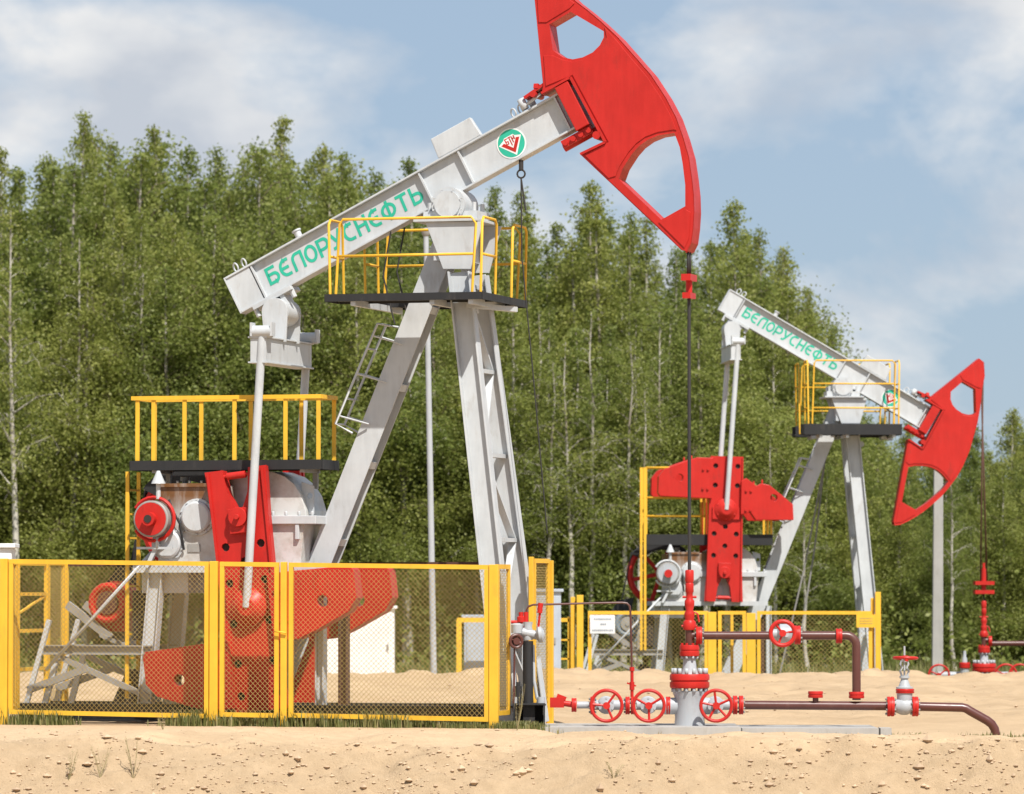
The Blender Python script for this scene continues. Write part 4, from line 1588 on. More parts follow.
side_valve(well, 606, 705, .1, 590, 626)
side_valve(well, 648, 705, .5, 636, 667)
side_valve(well, 715, 705, .2, 701, 732)
part_flanges(well, (592.5, 627.5, 633, 668), 705.5, 9)
part_flanges(well, (735, 741), 705, 9.5)
e = MB()
e.cyl(wp3(577, 705), wp3(591, 705), 3.6 * k)
e.obj('end_pipe', M_SILVER, well)
e = MB()
e.flange(wp3(574, 705), AX, 7 * k, 5 * k)
e.cyl(wp3(562, 703), wp3(572, 704.5), 3.0 * k)
e.bar(wp3(550, 702.5), wp3(564, 702.5), 9 * k, 10 * k, (0, 1, 0))
e.bar(wp3(557, 695.5), wp3(566, 699), 5 * k, 4 * k, (0, 1, 0))
e.obj('end_fitting', M_RED, well)
# thin riser line
tl = MB()
tl.tube([wp3(632, 690), wp3(631.5, 650), wp3(630.5, 612), wp3(629.7, 606), wp3(627, 603.2), wp3(622, 602.6), wp3(590, 603.2), wp3(545, 604.5), wp3(533, 604.8), wp3(528.5, 606.5), wp3(526.5, 610), wp3(526, 626)], 1.05 * k, 8)
tl.obj('riser_line', M_BROWN, well)
rf = MB()
rf.cyl(wp3(632, 697), wp3(632, 668), 1.7 * k, n=10)
rf.cyl(wp3(632, 671), wp3(632, 667), 2.6 * k, n=10)
rf.cyl(wp3(632, 690), wp3(632, 682), 2.6 * k, n=10)
rf.bar(wp3(627, 683), wp3(636, 686), 1.6 * k, 1.6 * k)
rf.obj('needle_valve', M_RED, well)


# flow line, a thing of its own
flow = thing('flow_line', 'brown flow pipe with red valves running right from the wellhead', 'pipe', (XA, DW, 0))
MB().cyl(wp3(703, 635.5), wp3(770, 635.5), 4.1 * k, n=16).obj('pipe', M_BROWN, flow)
part_flanges(flow, (699,), 635.5, 9, 6)
v = MB()
c = wp3(785, 634)
v.lathe(c - AX * 14 * k, AX, [(0, 5 * k), (6 * k, 5 * k), (9 * k, 10 * k), (20 * k, 10 * k), (22 * k, 6 * k), (28 * k, 6 * k)], 20)
v.cyl(c, c + FR * .3, 3 * k)
vo = v.obj('valve', M_SILVER, flow)
w = MB()
handwheel(w, wp3(781.5, 633) + FR * .30, FR, 12 * k, .02, 3, .9)
w.torus(wp3(781.5, 633) + FR * .30, FR, 12 * k, .026, 26, 8)
w.obj('handwheel', M_RED, vo)
part_flanges(flow, (797.5,), 635, 9.5, 6)
bend = [wp3(800, 635.5), wp3(846, 635.5)] + [wp3(846 + 10.5 * math.sin(R(a)), 646 - 10.5 * math.cos(R(a))) for a in range(15, 91, 15)] + [wp3(856.5, 700)]
MB().tube(bend, 4.3 * k, 16).obj('pipe', M_BROWN, flow)
MB().flange(wp3(839, 636), AX, 7.5 * k, 6 * k).obj('collar', M_RED, flow)
MB().flange(wp3(856.5, 695), (0, 0, 1), 7.8 * k, 6.5 * k).obj('collar', M_RED, flow)
MB().cyl(wp3(744, 705), wp3(888, 706), 4.4 * k, n=16).obj('pipe', M_BROWN, flow)
MB().cyl(wp3(815.5, 704), wp3(815.5, 696), 3 * k).obj('stub', M_BROWN, flow)
MB().flange(wp3(815.5, 694.5), (0, 0, 1), 7.5 * k, 6.5 * k).obj('cap', M_RED, flow)
part_flanges(flow, (890.5,), 706.5, 10, 7)
part_flanges(flow, (915,), 706.5, 10, 6)
v = MB()
c = wp3(904, 706)
v.lathe(c - AX * 11 * k, AX, [(0, 6 * k), (3 * k, 6.5 * k), (8 * k, 9 * k), (14 * k, 9 * k), (19 * k, 6.5 * k), (22 * k, 6 * k)], 20)
v.lathe(wp3(904.5, 704), (0, 0, 1), [(0, 7 * k), (10 * k, 8 * k), (11 * k, 8 * k)], 20)
v.lathe(wp3(904.5, 688.5), (0, 0, 1), [(0, 8.5 * k), (1.5 * k, 8.5 * k), (2 * k, 6 * k), (6 * k, 4.6 * k), (9.5 * k, 3.4 * k), (10.5 * k, 5 * k), (12.5 * k, 5 * k)], 18)
for s in (-1, 1):
    v.tube([wp3(904.5 + s * 2.6, 676), wp3(904.5 + s * 4.4, 671), wp3(904.5 + s * 2.2, 667.5), wp3(904.5 + s * 4, 664), wp3(904.5 + s * 2.6, 660.5)], 1.2 * k, 6)
v.cyl(wp3(904.5, 678), wp3(904.5, 646), 1.0 * k, n=8)
v.cyl(wp3(904.5, 662), wp3(904.5, 659), 3.2 * k, n=12)
vo = v.obj('valve', M_SILVER, flow)
MB().flange(wp3(905, 691), (0, 0, 1), 9.3 * k, 4.4 * k).obj('bonnet_flange', M_RED, vo)
w = MB()
handwheel(w, wp3(905.5, 658), (0.02, 0.05, 1), 11.6 * k, .018, 4, .3)
w.obj('handwheel', M_RED, vo)
ex = [wp3(918, 706.5), wp3(962, 707.5), wp3(966, 708.5), wp3(970, 711), wp3(987, 720.5), wp3(991.5, 724), wp3(994.5, 729), wp3(995.5, 734), wp3(996, 745)]
MB().tube(ex, 4.5 * k, 16).obj('pipe', M_BROWN, flow)

# far wellhead under the far rope
wp2 = J2.world(XW2, 0, 0)
D2 = wp2.y
KS = D2 / F
well2 = thing('wellhead', 'far red wellhead below the far horse head at the right edge', 'wellhead', (wp2.x, wp2.y, J2.o.z))
sc = .605 * D2 / DW          # picture ratio times distance ratio gives true size


def wp3f(px, py, dy=0.0):
    p = W(984 + (px - 688) * .605, 672 + (py - 688) * .605, D2)
    return Vector((p.x - wp2.x, dy, p.z - J2.o.z))


well_body(well2, wp3f, KS * .605, False)
MB().cyl((.0, 0, 0), (0, 0, wp3f(688, 726).z + .03), .2).obj('casing', M_SILVER, well2)
p0, p1 = W(992, 643.5, D2), W(1060, 643.5, D2)
MB().cyl((p0.x - wp2.x, 0, p0.z - J2.o.z), (p1.x - wp2.x, 0, p0.z - J2.o.z), .055).obj('side_pipe', M_BROWN, well2)
MB().flange(wp3f(698, 637), AX, .11, .07).obj('side_flange', M_RED, well2)
for px_, rr in ((939, .21), (1006, .22), (1020, .22)):
    p = W(px_, 675, D2 - .4)
    w = MB()
    handwheel(w, (p.x - wp2.x, -.4, p.z - J2.o.z), FR, rr, .022, 3, .4)
    w.cyl((p.x - wp2.x, -.4, p.z - J2.o.z), (p.x - wp2.x, .02, p.z - J2.o.z), .03)
    w.obj('handwheel', M_RED, well2)
p = W(980, 675, D2)
MB().cyl((W(938, 675, D2).x - wp2.x, 0, p.z - J2.o.z), (W(1040, 675, D2).x - wp2.x, 0, p.z - J2.o.z), .07).obj('side_outlet', M_SILVER, well2)
p = W(964, 668, D2)
q0 = Vector((p.x - wp2.x, -.15, p.z - J2.o.z))
sv = MB().lathe(q0 + Vector((0, 0, -.1)), (0, 0, 1), [(0, .09), (.18, .09), (.19, .06), (.30, .05), (.34, .035), (.46, .03)], 14).obj('small_valve', M_SILVER, well2)
MB().flange(q0 + Vector((0, 0, .06)), (0, 0, 1), .115, .12).obj('valve_flange', M_RED, sv)
MB().cyl(q0 + Vector((0, 0, -.1)), q0 + Vector((0, .15, -.16)), .05).obj('valve_neck', M_SILVER, sv)

# ------------------------------------------------------------------ sampling post beside the fence corner
DS = DW - .15
sx_ = lambda px, py, dy=0: Vector((W(px, py, DS).x, DS + dy, W(px, py, DS).z))
samp = thing('valve_stand', 'black stand with red and silver valves beside the near fence corner', 'valve stand', (sx_(529, 729).x, DS, gz(sx_(529, 729).x, DS)))
so = Vector(samp.location)
sp = lambda px, py, dy=0: sx_(px, py, dy) - so
b_ = MB()
p, q_ = sp(513, 703), sp(545, 731)
b_.box(p.x, q_.x, -.2, .2, p.z - .02, p.z)
b_.box(p.x, p.x + .02, -.2, .2, -.1, p.z - .021)
b_.box(q_.x - .02, q_.x, -.2, .2, -.1, p.z - .021)
b_.box(p.x + .021, q_.x - .021, .18, .2, -.1, p.z - .021)
b_.box((p.x + q_.x) / 2 - .07, (p.x + q_.x) / 2 + .07, -.1, .1, -.1, p.z - .021)
b_.obj('base_box', M_BLACK, samp)
MB().cyl(sp(528, 703), sp(528, 641), .065, n=14).obj('post', M_BLACK, samp)
MB().tube([sp(533, 645), sp(534, 680), sp(537, 698), sp(541, 702)], .02, 8).cyl(sp(541, 705), sp(541, 697), .05).cyl(sp(516, 703), sp(516, 697), .05).obj('conduit', M_SILVER, samp)
MB().cyl(sp(518, 703), sp(518, 686), .05).cyl(sp(518, 686), sp(518, 682), .025).obj('grease_pot', M_BLACK, samp)
v = MB()
v.lathe(sp(528, 640), (0, 0, 1), [(0, .06), (.08, .07), (.16, .05), (.22, .06)], 14)
v.cyl(sp(522, 632, -.02), sp(540, 636, -.02), .055)
v.lathe(sp(536, 635, -.12), (1, 0, .1), [(0, .05), (.03, .10), (.07, .10), (.1, .05)], 14)
v.lathe(sp(517, 633, -.02), (0, 0, 1), [(0, .07), (.10, .07), (.12, .04)], 12)
v.obj('valve_body', M_SILVER, samp)
v = MB()
handwheel(v, sp(516, 641, -.14), (0.3, -1, 0), .075, .02, 4)
v.cyl(sp(516, 641, -.13), sp(516, 641, -.04), .085, n=16)
v.obj('handwheel', M_BROWN, samp)
MB().tube([sp(538, 630, -.1), sp(540, 612, -.1)], .016, 6).cyl(sp(539.6, 613, -.1), sp(540.6, 603, -.1), .033).obj('lever', M_RED, samp)
MB().lathe(sp(521, 622), (0, 0, 1), [(0, .05), (.06, .05), (.07, .03), (.12, .03)], 10).cyl(sp(511, 622), sp(523, 622), .02).cyl(sp(526, 630), sp(526, 612), .03).obj('fitting', M_RED, samp)
MB().tube([sp(514.5, 645, -.1), sp(514, 690, -.1), sp(513.5, 712, -.1)], .014, 6).obj('drain_pipe', M_BROWN, samp)

# ------------------------------------------------------------------ concrete slabs under the well and loose slabs
zt_ = W(640, 729.5, DW - .35).z


def slab(px0, px1, y0, y1, label, dz=0):
    x0, x1 = W(px0, 730, DW - .3).x, W(px1, 730, DW - .3).x
    mb = MB()
    r = random.Random(int(px0))
    n = max(3, int((x1 - x0) / .12))
    pts = [(x0 + (x1 - x0) * i / n, r.uniform(-.012, .0)) for i in range(n + 1)]
    for (a, da), (c, dc) in zip(pts[:-1], pts[1:]):
        mb.add([(a, y0 + da, -.35), (c, y0 + dc, -.35), (c, y1, -.35), (a, y1, -.35), (a, y0 + da, dz), (c, y0 + dc, dz), (c, y1, dz), (a, y1, dz)],
               [(0, 1, 5, 4), (4, 5, 6, 7), (2, 3, 7, 6)])
    mb.add([(x0, y0, -.35), (x0, y1, -.35), (x0, y1, dz), (x0, y0, dz)], [(0, 1, 2, 3)])
    mb.add([(x1, y0, -.35), (x1, y1, -.35), (x1, y1, dz), (x1, y0, dz)], [(3, 2, 1, 0)])
    o = mb.obj('concrete_slab', M_CONC, None)
    tag(o, label, 'concrete slab', 'concrete slabs along the wellhead')
    return o


slab(540, 739, DW - .85, DW + .9, 'long concrete slab carrying the near wellhead', .015)
slab(740.5, 876, DW - .75, DW + .8, 'concrete slab under the brown pipe right of the wellhead', .0)
slab(878, 889, DW - .72, DW - .3, 'short broken concrete block left of the grass below the pipe valve', -.0)

# ------------------------------------------------------------------ cabinets, poles
def cabinet(px0, px1, py0, py1, y, depth, mat, label, roof=False):
    a, c = W(px0, py0, y), W(px1, py1, y)
    g0 = min(gz(a.x, y), c.z) - .05
    root = thing('cabinet', label, 'cabinet', ((a.x + c.x) / 2, y, g0), 0)
    hx, h = (c.x - a.x) / 2, a.z - g0
    MB().box(-hx, hx, 0, depth, 0, h).obj('case', mat, root, .01)
    MB().box(-hx + .05, hx - .05, -.018, -.002, .10, h - .08).obj('door', mat, root, .006)
    MB().box(hx - .14, hx - .10, -.04, -.019, h * .5, h * .5 + .12).obj('handle', M_STEEL, root)
    rf = MB().box(-hx - .05, hx + .05, -.05, depth + .05, h + .001, h + .06)
    rf.obj('roof', mat, root, .01)
    return root


cabinet(325, 394, 609, 690, 93.2, .8, M_WHITE, 'white box cabinet behind the near fence below the red counterweight')
cabinet(536, 561, 592, 690, 95.5, .6, M_BLUEGREY, 'tall blue-grey cabinet behind the near fence corner')
cab = cabinet(464, 500, 618, 663, 96.5, .6, M_BLUEGREY, 'low grey cabinet behind the mesh left of the front leg')
cabinet(-26, 11, 548, 720, 66.0, .5, M_WHITE, 'white cabinet behind the left fence post at the picture edge')
yfr = thing('guard_rail', 'yellow guard rail in front of the low grey cabinet', 'rail', (0, 0, 0))
for px_ in (459, 492, 528):
    p = W(px_, 620, 95.9)
    MB().box(p.x - .05, p.x + .05, 95.87, 95.93, -.4, p.z).obj('post', M_YEL, yfr)
p, q_ = W(457, 620, 95.9), W(530, 620, 95.9)
MB().bar(p, q_, .05, .09, (0, 1, 0)).obj('rail', M_YEL, yfr)

pole = thing('lamp_pole', 'thin white pole rising behind the near pump jack frame', 'pole', W(434, 672, 95))
p, q_ = W(434, 672, 95), W(426, 236, 95)
p.z -= .4
MB().cyl((0, 0, p.z - W(434, 672, 95).z), q_ - W(434, 672, 95), .062, .05, 12).obj('shaft', M_SILVER, pole)
MB().lathe(q_ - W(434, 672, 95), (0, 0, 1), [(0, .06), (.05, .09), (.12, .09), (.16, .03)], 12).obj('cap', M_STEEL, pole)
up = thing('utility_pole', 'grey concrete utility pole behind the far horse head', 'pole', W(937, 690, 112))
o_ = W(937, 690, 112)
t_ = W(938.5, 440, 112) - o_
MB().hexa([(-.125, -.12, -.5), (.125, -.12, -.5), (.125, .12, -.5), (-.125, .12, -.5), (t_.x - .10, -.09, t_.z), (t_.x + .10, -.09, t_.z), (t_.x + .10, .09, t_.z), (t_.x - .10, .09, t_.z)]).obj('shaft', M_CONC, up, .015)
MB().bar((t_.x - .5, -.13, t_.z - .4), (t_.x + .5, -.13, t_.z - .4), .07, .07).obj('cross_arm', M_STEEL, up)
ca_ = W(852, 470, 101)
cable = MB()
for (a, c) in (((829, 440, 104.5), (776, 690, 104.5)), ((826, 450, 104.7), (800, 640, 104.6))):
    A, C = W(*a), W(*c)
    cable.tube([A, (A + C) / 2 + Vector((.03, 0, -.1)), C], .02, 6)
cb = cable.obj('guy_cable', M_STEEL, None)
tag(cb, 'thin grey slanting cables between the legs of the far pump jack', 'cable')

# ------------------------------------------------------------------ trees
def rot_to(d):
    return Vector((0, 0, 1)).rotation_difference(Vector(d)).to_matrix()


def tree_proto(seed, h, crown_r, base_f, n_br, n_leaf, lean=.02, white=.6, sparse=1.0, shape=1.0):
    r = np.random.default_rng(seed)
    # trunk
    k = 9
    zs = np.linspace(0, h * .97, k)
    off = np.cumsum(r.normal(0, lean, (k, 2)), 0) * (h / 14)
    off[0] = 0
    tp = [Vector((off[i, 0], off[i, 1], zs[i])) for i in range(k)]
    r0 = .0085 * h + .02 if seed != 108 else .0095 * h
    tr = MB().tube(tp, [r0 * (1 - .93 * (z / (h * .97)) ** .85) + .006 for z in zs], 7)

    def trunk_at(z):
        f = min(max(z / (h * .97) * (k - 1), 0), k - 1.001)
        i = int(f)
        return tp[i].lerp(tp[i + 1], f - i)
    bough = MB()
    anchors, wts, sgs = [], [], []
    zb = h * base_f
    for i in range(n_br):
        f = (i + r.uniform(0, 1)) / n_br
        z = zb + (h * .985 - zb) * f
        # crown profile: widest in lower third, pointed top
        prof = (min(1, (f + .12) / .3) ** .7) * (1 - f ** 1.25) ** (.95 * shape) + .03
        L = crown_r * prof * r.uniform(.65, 1.2)
        az = r.uniform(0, 2 * math.pi)
        el = R(r.uniform(25, 60)) if f < .8 else R(r.uniform(45, 75))
        p0 = trunk_at(z)
        d = Vector((math.cos(az) * math.cos(el), math.sin(az) * math.cos(el), math.sin(el)))
        p1 = p0 + d * L * .55
        p2 = p1 + Vector((d.x, d.y, d.z * .25)).normalized() * L * .4
        p3 = p2 + Vector((d.x * .5, d.y * .5, -.45)).normalized() * L * .28
        bough.tube([p0, p1, p2, p3], [max(.010, .014 * L) * (1.2 if seed == 108 else 1), max(.008, .010 * L) * (1.1 if seed == 108 else 1), .007, .004], 4, False)
        # sub twigs
        for s in range(max(3, int(5 * L))):
            t = r.uniform(.3, 1.0)
            q = p0.lerp(p1, t * 2) if t < .5 else (p1.lerp(p2, (t - .5) * 4) if t < .75 else p2.lerp(p3, (t - .75) * 4))
            dd = Vector(r.normal(0, 1, 3))
            dd.z -= .35
            e = q + dd.normalized() * L * r.uniform(.12, .34)
            bough.tube([q, e], [.006, .003], 3, False)
            for g in range(3):
                c = q.lerp(e, r.uniform(.35, 1.1))
                anchors.append(c)
                wts.append(r.uniform(.4, 1.6) * (.25 + L))
                sgs.append(.09 + .13 * L)
    A = np.array([list(a) for a in anchors])
    w = np.array(wts) / sum(wts)
    idx = r.choice(len(A), n_leaf, p=w)
    sig = np.array(sgs)[idx][:, None]
    C = A[idx] + r.normal(0, 1, (n_leaf, 3)) * sig * np.array([1, 1, .85])
    tone_c = r.uniform(0, 1, len(A))
    tone = np.clip(.72 * tone_c[idx] + .28 * r.uniform(0, 1, n_leaf), 0, 1)
    # small rhombic leaf sprays, tilted at random, mostly drooping
    a = r.normal(0, 1, (n_leaf, 3))
    a[:, 2] -= .6
    a /= np.linalg.norm(a, axis=1)[:, None]
    bvec = r.normal(0, 1, (n_leaf, 3))
    bvec -= a * (bvec * a).sum(1)[:, None]
    bvec /= np.linalg.norm(bvec, axis=1)[:, None]
    ln = r.uniform(.030, .058, n_leaf)[:, None]
    wd = ln * r.uniform(.55, .8, n_leaf)[:, None]
    nn = np.cross(a, bvec)
    V = np.stack([C - a * ln, C + bvec * wd + nn * ln * .15, C + a * ln, C - bvec * wd + nn * ln * .15], 1).reshape(-1, 3)
    me = bpy.data.meshes.new('crown')
    me.vertices.add(len(V))
    me.vertices.foreach_set('co', V.ravel())
    me.loops.add(len(V))
    me.loops.foreach_set('vertex_index', np.arange(len(V)))
    me.polygons.add(n_leaf)
    me.polygons.foreach_set('loop_start', np.arange(n_leaf) * 4)
    me.polygons.foreach_set('loop_total', np.full(n_leaf, 4))
    me.update()
    at = me.attributes.new('tone', 'FLOAT', 'FACE')
    at.data.foreach_set('value', tone)
    me.materials.append(M_LEAF)
    nt_ = len(tr.f)
    tr.add(bough.v, bough.f, True)
    mt = tr.mesh('trunk')
    mt.materials.append(M_BARK)
    mt.materials.append(M_TWIG if white < .5 else M_BARK)
    mt.polygons.foreach_set('material_index', [0] * nt_ + [1] * (len(tr.f) - nt_))
    return mt, me


PROTO = []
for i, (h, cr, bf, nb_, nl) in enumerate([(14, 2.5, .14, 84, 42000), (15, 2.2, .20, 76, 36000), (13, 2.7, .10, 84, 44000), (14.5, 1.9, .28, 60, 24000),
                                          (12, 2.3, .08, 70, 38000), (15, 2.6, .22, 78, 38000), (13.5, 1.6, .40, 44, 12000), (10, 2.1, .05, 64, 32000), (13.5, 1.9, .34, 34, 4200), (12, 2.6, .12, 60, 40000)]):
    PROTO.append((h, tree_proto(100 + i, h, cr, bf, nb_, nl, lean=.05, white=.6 if i in (1, 3, 5, 6, 8) else .3, shape=(1.0, 1.15, .9, 1.2, .9, 1.1, 1.2, .85, 1.0, .6)[i])))


def put_tree(x, y, h, proto, label, rz, group='birch trees of the forest edge', name='birch_tree'):
    ph, (mt, mc) = PROTO[proto]
    s = h / ph
    root = thing(name, label, 'tree', (x, y, gz(x, y) - .05), rz, group)
    wid = s * (RND.uniform(.85, 1.1) if 'top' in label or 'stem' in label or 'trunk' in label or 'slim' in label else RND.uniform(.9, 1.3))
    root.scale = (wid, wid, s)
    for nm, me_ in (('trunk', mt), ('crown', mc)):
        o = bpy.data.objects.new(nm, me_)
        COL.objects.link(o)
        o.parent = root
    return root


# skyline of the wood in the picture: (x pixel, top pixel)
SKY = [(-60, 160), (0, 150), (40, 160), (90, 115), (120, 145), (155, 128), (190, 150), (215, 150), (245, 160), (280, 118), (320, 150), (345, 155), (380, 175), (410, 160), (450, 185), (490, 190), (520, 195), (555, 225), (592, 185), (630, 215), (655, 220), (690, 235), (727, 205), (760, 232), (785, 250), (810, 290), (830, 330), (850, 385), (880, 420), (905, 425), (940, 432), (975, 425), (1010, 412), (1040, 405), (1090, 400)]


def skytop(px):
    for (a, ya), (c, yc) in zip(SKY[:-1], SKY[1:]):
        if a <= px <= c:
            return ya + (yc - ya) * (px - a) / (c - a)
    return 400


ZONES = [(35, 'at the left picture edge'), (130, 'left of the service platform railing'), (200, 'above the red brake drum'), (270, 'behind the near crank and pitman'),
         (335, 'behind the beam tail and equalizer'), (420, 'behind the ladder of the near frame'), (470, 'between the legs of the near frame'), (540, 'just right of the near frame'),
         (620, 'above the open yellow gate'), (685, 'left of the polished rod'), (740, 'behind the far pitman arms'), (800, 'above the far lettered beam'),
         (860, 'behind the legs of the far frame'), (925, 'behind the far horse head'), (975, 'beside the concrete utility pole'), (2000, 'at the right picture edge')]


def zone(px):
    for lim, txt in ZONES:
        if px < lim:
            return txt


def place_label(px, row):
    return ('leafy front row birch ', 'leafy second row birch ', 'green third row birch ', 'deep standing birch ', 'rearmost birch ')[row] + zone(px)


PEAKS = {90: 'highest pointed birch top left of the beam tail', 155: 'rounded birch top above the left platform railing', 280: 'tall pointed birch top just above the beam tail',
         592: 'pointed birch top just below the near horse head', 727: 'pointed birch top right of the near rope', 410: 'birch top showing above the middle of the near beam'}


def forest():
    r = random.Random(21)
    # skyline trees at the peaks
    for i, (px, py) in enumerate(SKY):
        y = 141 + r.uniform(-2, 3)
        p = W(px, py, y)
        h = p.z - gz(p.x, y) + .1
        pr = [0, 1, 2, 5][i % 4] if h > 9 else 7
        put_tree(p.x, y, h * 1.02, pr, PEAKS.get(px, 'skyline birch with a pointed top ' + zone(px)), r.uniform(0, 6.28))
    # rows
    for row, (y, step, front) in enumerate([(132.0, 30, True), (135.0, 27, True), (138.0, 29, True), (144.5, 31, False), (148, 33, False)]):
        px = -60 + r.uniform(0, 20)
        while px < 1090:
            top = skytop(px) + (r.uniform(10, 60) if row < 2 else r.uniform(0, 40))
            yy = y + r.uniform(-1.2, 1.2)
            if row < 2:
                top += r.uniform(20, 130) if px < 830 else r.uniform(0, 60)
            p = W(px, top, yy)
            h = max(3.5, p.z - gz(p.x, yy))
            pr = r.choice([0, 1, 2, 9, 5, 9, 3, 3, 6]) if h > 9.5 else r.choice([4, 7, 7, 2])
            put_tree(p.x, yy, h, pr, place_label(px, row), r.uniform(0, 6.28))
            px += step * r.uniform(.7, 1.35)


forest()
r = random.Random(44)
for side, lo, hi in (('left', -340, -70), ('right', 1100, 1330)):      # the wood goes on past the frame
    for y, step in ((132.5, 34), (137, 32), (143, 34)):
        px = lo + r.uniform(0, 20)
        while px < hi:
            yy = y + r.uniform(-1.2, 1.2)
            p = W(px, (165 if side == 'left' else 395) + r.uniform(0, 70), yy)
            h = p.z - gz(p.x, yy)
            put_tree(p.x, yy, h, r.choice([0, 2, 5, 9]) if h > 9.5 else r.choice([4, 7]), 'birch of the wood past the %s picture edge' % side, r.uniform(0, 6.28))
            px += step * r.uniform(.8, 1.3)
# bare, white trunked birches that stand out
p = W(12, 195, 129.0)
b0 = put_tree(p.x, 129.0, p.z - gz(p.x, 129), 8, 'slender birch with a bright white forked trunk at the left edge', 1.0)
for (px, top, y, lab) in ((572, 330, 129.4, 'thin white birch trunk above the open yellow gate'), (598, 300, 130.0, 'thin white birch trunk above the white warning sign'),
                          (640, 380, 129.6, 'pale birch trunk left of the red crank of the far pump jack'), (808, 470, 128.5, 'young leaning birch between the legs of the far pump jack'),
                          (955, 440, 130.5, 'pale birch trunk right of the concrete utility pole'), (78, 225, 131.4, 'white birch stem showing through the leaves above the left fence'), (150, 260, 131.6, 'pale birch stem showing above the service platform'),
                          (530, 300, 131.2, 'slim birch right of the near walkway'), (622, 330, 130.0, 'thin pale birch stem left of the far railing'), (775, 420, 129.8, 'thin pale birch stem behind the far rear leg'), (545, 350, 129.6, 'thin pale birch stem just above the near fence corner'), (660, 300, 131.3, 'slim birch just left of the polished rod')):
    p = W(px, top, y)
    put_tree(p.x, y, p.z - gz(p.x, y), 8, lab, RND.uniform(0, 6))


# ------------------------------------------------------------------ low growth, grass, clods
def blades(name, spots, label, cat, mat, kind='stuff', seed=1):
    """spots: (x, y, n, spread, height)"""
    r = np.random.default_rng(seed)
    V, Fc, T = [], [], []
    for (x, y, n, sp_, hh) in spots:
        xs = x + r.normal(0, sp_, n)
        ys = y + r.normal(0, sp_ * .6, n)
        zs = height(xs, ys)
        hs = hh * r.uniform(.4, 1.25, n)
        az = r.uniform(0, 2 * np.pi, n)
        ln = r.uniform(.05, .45, n) * hs
        wd = r.uniform(.004, .010, n) + hs * .008
        for i in range(n):
            o = len(V)
            cx, cy = math.cos(az[i]), math.sin(az[i])
            px, py = -cy * wd[i], cx * wd[i]
            V += [(xs[i] - px, ys[i] - py, zs[i] - .02), (xs[i] + px, ys[i] + py, zs[i] - .02),
                  (xs[i] + cx * ln[i] * .4 + px * .7, ys[i] + cy * ln[i] * .4 + py * .7, zs[i] + hs[i] * .6), (xs[i] + cx * ln[i] * .4 - px * .7, ys[i] + cy * ln[i] * .4 - py * .7, zs[i] + hs[i] * .6),
                  (xs[i] + cx * ln[i], ys[i] + cy * ln[i], zs[i] + hs[i])]
            Fc += [(o, o + 1, o + 2, o + 3), (o + 3, o + 2, o + 4)]
            t = r.uniform(0, 1)
            T += [t, t]
    me = bpy.data.meshes.new(name)
    me.from_pydata(V, [], Fc)
    at = me.attributes.new('tone', 'FLOAT', 'FACE')
    at.data.foreach_set('value', T)
    me.materials.append(mat)
    o = bpy.data.objects.new(name, me)
    COL.objects.link(o)
    tag(o, label, cat, kind=kind)
    return o


r = random.Random(5)
spots = []
for kk in range(230):      # strip of grass along the near fence foot
    px = r.choice([r.uniform(170, 215), r.uniform(215, 300), r.uniform(285, 430), r.uniform(10, 60), r.uniform(430, 490), r.uniform(505, 530)])
    x, z = loc(px, 715, YF)
    p = J1.world(x, r.choice([r.uniform(-1.40, -1.0), r.uniform(-1.40, -1.0), -1.46]), 0)
    spots.append((p.x, p.y, r.choice([25, 45, 70]), .10, r.uniform(.07, .20) if px < 430 else .08))
blades('grass', spots, 'green grass growing along the foot of the near mesh fence', 'grass', M_GRASS, seed=2)
spots = []
for kk in range(60):
    px = r.uniform(892, 1050)
    p = W(px, 729, DW - .4 + r.uniform(-.4, .4))
    spots.append((p.x, p.y, r.choice([3, 6, 14]), .09, r.uniform(.03, .08)))
for kk in range(14):
    p = W(r.uniform(545, 880), 729, DW - .98)
    spots.append((p.x, p.y, 3, .04, .09))
blades('grass', spots, 'low green grass behind the bent end of the flow pipe', 'grass', M_GRASS, seed=3)
spots = []
for kk in range(900):
    y = r.uniform(101, 133)
    x = r.uniform(-.115, .115) * y
    spots.append((x, y, 26, .35, r.uniform(.2, .55)))
blades('meadow_grass', spots, 'tall yellowish grass between the sand and the wood', 'grass', M_GRASS, seed=4)
# undergrowth: low leafy thicket at the foot of the wood
rr = np.random.default_rng(9)
n = 46000
bx_ = rr.uniform(-17, 17, 420)
by_ = rr.uniform(128, 150, 420)
bi = rr.integers(0, 420, n)
bh = rr.uniform(.5, 2.1, 420)
cx = bx_[bi] + rr.normal(0, .55, n)
cy = by_[bi] + rr.normal(0, .5, n)
cz = height(cx, cy) + np.abs(rr.normal(0, .55, n)) * bh[bi]
a = rr.normal(0, 1, (n, 3))
a /= np.linalg.norm(a, axis=1)[:, None]
b2 = rr.normal(0, 1, (n, 3))
b2 -= a * (b2 * a).sum(1)[:, None]
b2 /= np.linalg.norm(b2, axis=1)[:, None]
ln = rr.uniform(.05, .10, n)[:, None]
C = np.stack([cx, cy, cz], 1)
V = np.stack([C - a * ln, C + b2 * ln * .6, C + a * ln, C - b2 * ln * .6], 1).reshape(-1, 3)
me = bpy.data.meshes.new('undergrowth')
me.from_pydata(V.tolist(), [], np.arange(4 * n).reshape(-1, 4).tolist())
at = me.attributes.new('tone', 'FLOAT', 'FACE')
at.data.foreach_set('value', rr.uniform(0, 1, n))
me.materials.append(M_LEAF)
ug = bpy.data.objects.new('undergrowth', me)
COL.objects.link(ug)
tag(ug, 'low leafy undergrowth at the foot of the birch wood', 'undergrowth', kind='stuff')

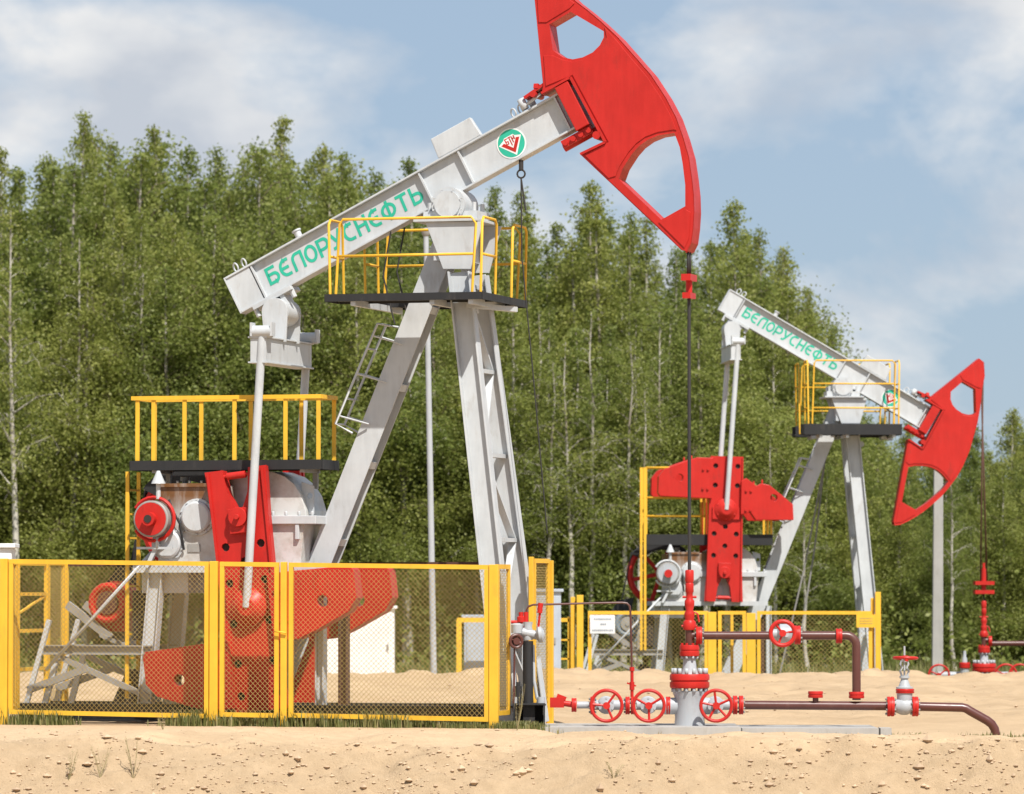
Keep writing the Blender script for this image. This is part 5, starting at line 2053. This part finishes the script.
# clods and crumbs of sand on the bank
rr = np.random.default_rng(12)
base_v = np.array([(0, 0, 1), (.9, 0, .2), (.3, .85, .25), (-.7, .5, .2), (-.75, -.5, .25), (.3, -.9, .2), (0, 0, -.6)])
base_f = [(0, 1, 2), (0, 2, 3), (0, 3, 4), (0, 4, 5), (0, 5, 1), (6, 2, 1), (6, 3, 2), (6, 4, 3), (6, 5, 4), (6, 1, 5)]
V, Fc = [], []
for i in range(6200):
    if i < 3600:
        y = 53.3 + rr.uniform(0, 1) * 1.25
    elif i < 4300:
        y = rr.uniform(54.5, 59)
    else:
        y = rr.uniform(66, 92)
    x = rr.uniform(-.112, .112) * y
    if hash_noise(np.array([x * 1.4]), np.array([y * 2.2]), 77)[0] < rr.uniform(-.45, .2):
        continue
    s = min(.065, .005 + rr.exponential(.0085))
    if y > 55:
        s *= .75
    z = gz(x, y)
    t = rr.uniform(0, 6.28)
    sc3 = s * rr.uniform(.7, 1.4, 3) * np.array([1.1, 1.0, .9])
    v = base_v * sc3 * rr.uniform(.75, 1.2, (7, 1))
    c, sn = math.cos(t), math.sin(t)
    o = len(V)
    for q in v:
        V.append((x + q[0] * c - q[1] * sn, y + q[0] * sn + q[1] * c, z + q[2] + s * .15))
    Fc += [tuple(j + o for j in f) for f in base_f]
me = bpy.data.meshes.new('sand_clods')
me.from_pydata(V, [], Fc)
me.materials.append(M_CLOD)
cl = bpy.data.objects.new('sand_clods', me)
COL.objects.link(cl)
tag(cl, 'loose clods and crumbs of damp sand on the bank', 'clods', kind='stuff')


# thin weeds on the bank, each a thing
def weed(px, py, y, h, label, seed):
    p = W(px, py, y)
    g = gz(p.x, y)
    r = random.Random(seed)
    root = thing('weed', label, 'weed', (p.x, y, g), 0, 'thin weeds on the sand bank')
    lv = MB()
    st = MB()
    for s in range(8):
        az = r.uniform(0, 6.28)
        sp_ = r.uniform(.02, .14)
        top = Vector((math.cos(az) * sp_, math.sin(az) * sp_, h * r.uniform(.6, 1.05)))
        st.tube([(0, 0, -.02), top * .5 + Vector((.01, 0, 0)), top], [.0026, .0022, .0012], 5)
        for k_ in range(7):
            f = r.uniform(.25, 1)
            c = top * f
            a_ = r.uniform(0, 6.28)
            d = Vector((math.cos(a_), math.sin(a_), .5)) * r.uniform(.015, .035)
            sd = Vector((-math.sin(a_), math.cos(a_), 0)) * .005
            lv.add([c, c + d * .5 + sd, c + d, c + d * .5 - sd], [(0, 1, 2, 3)])
    st.obj('stem', M_DRY, root)
    lv.obj('leaves', M_DRY, root)


weed(68, 793, 53.7, .32, 'thin dry weed at the lower left of the bank', 1)
weed(133, 785, 53.8, .50, 'taller thin weed on the bank below the left fence panel', 2)
weed(613, 785, 53.75, .18, 'small weed on the bank below the left handwheels', 5)
weed(100, 788, 53.75, .34, 'thin dry weed between the two weeds at the lower left', 8)
weed(517, 735, 59.0, .55, 'green weed growing in front of the black valve stand', 6)
weed(163, 726, 59.4, .20, 'tiny weed at the foot of the left mesh panel', 7)
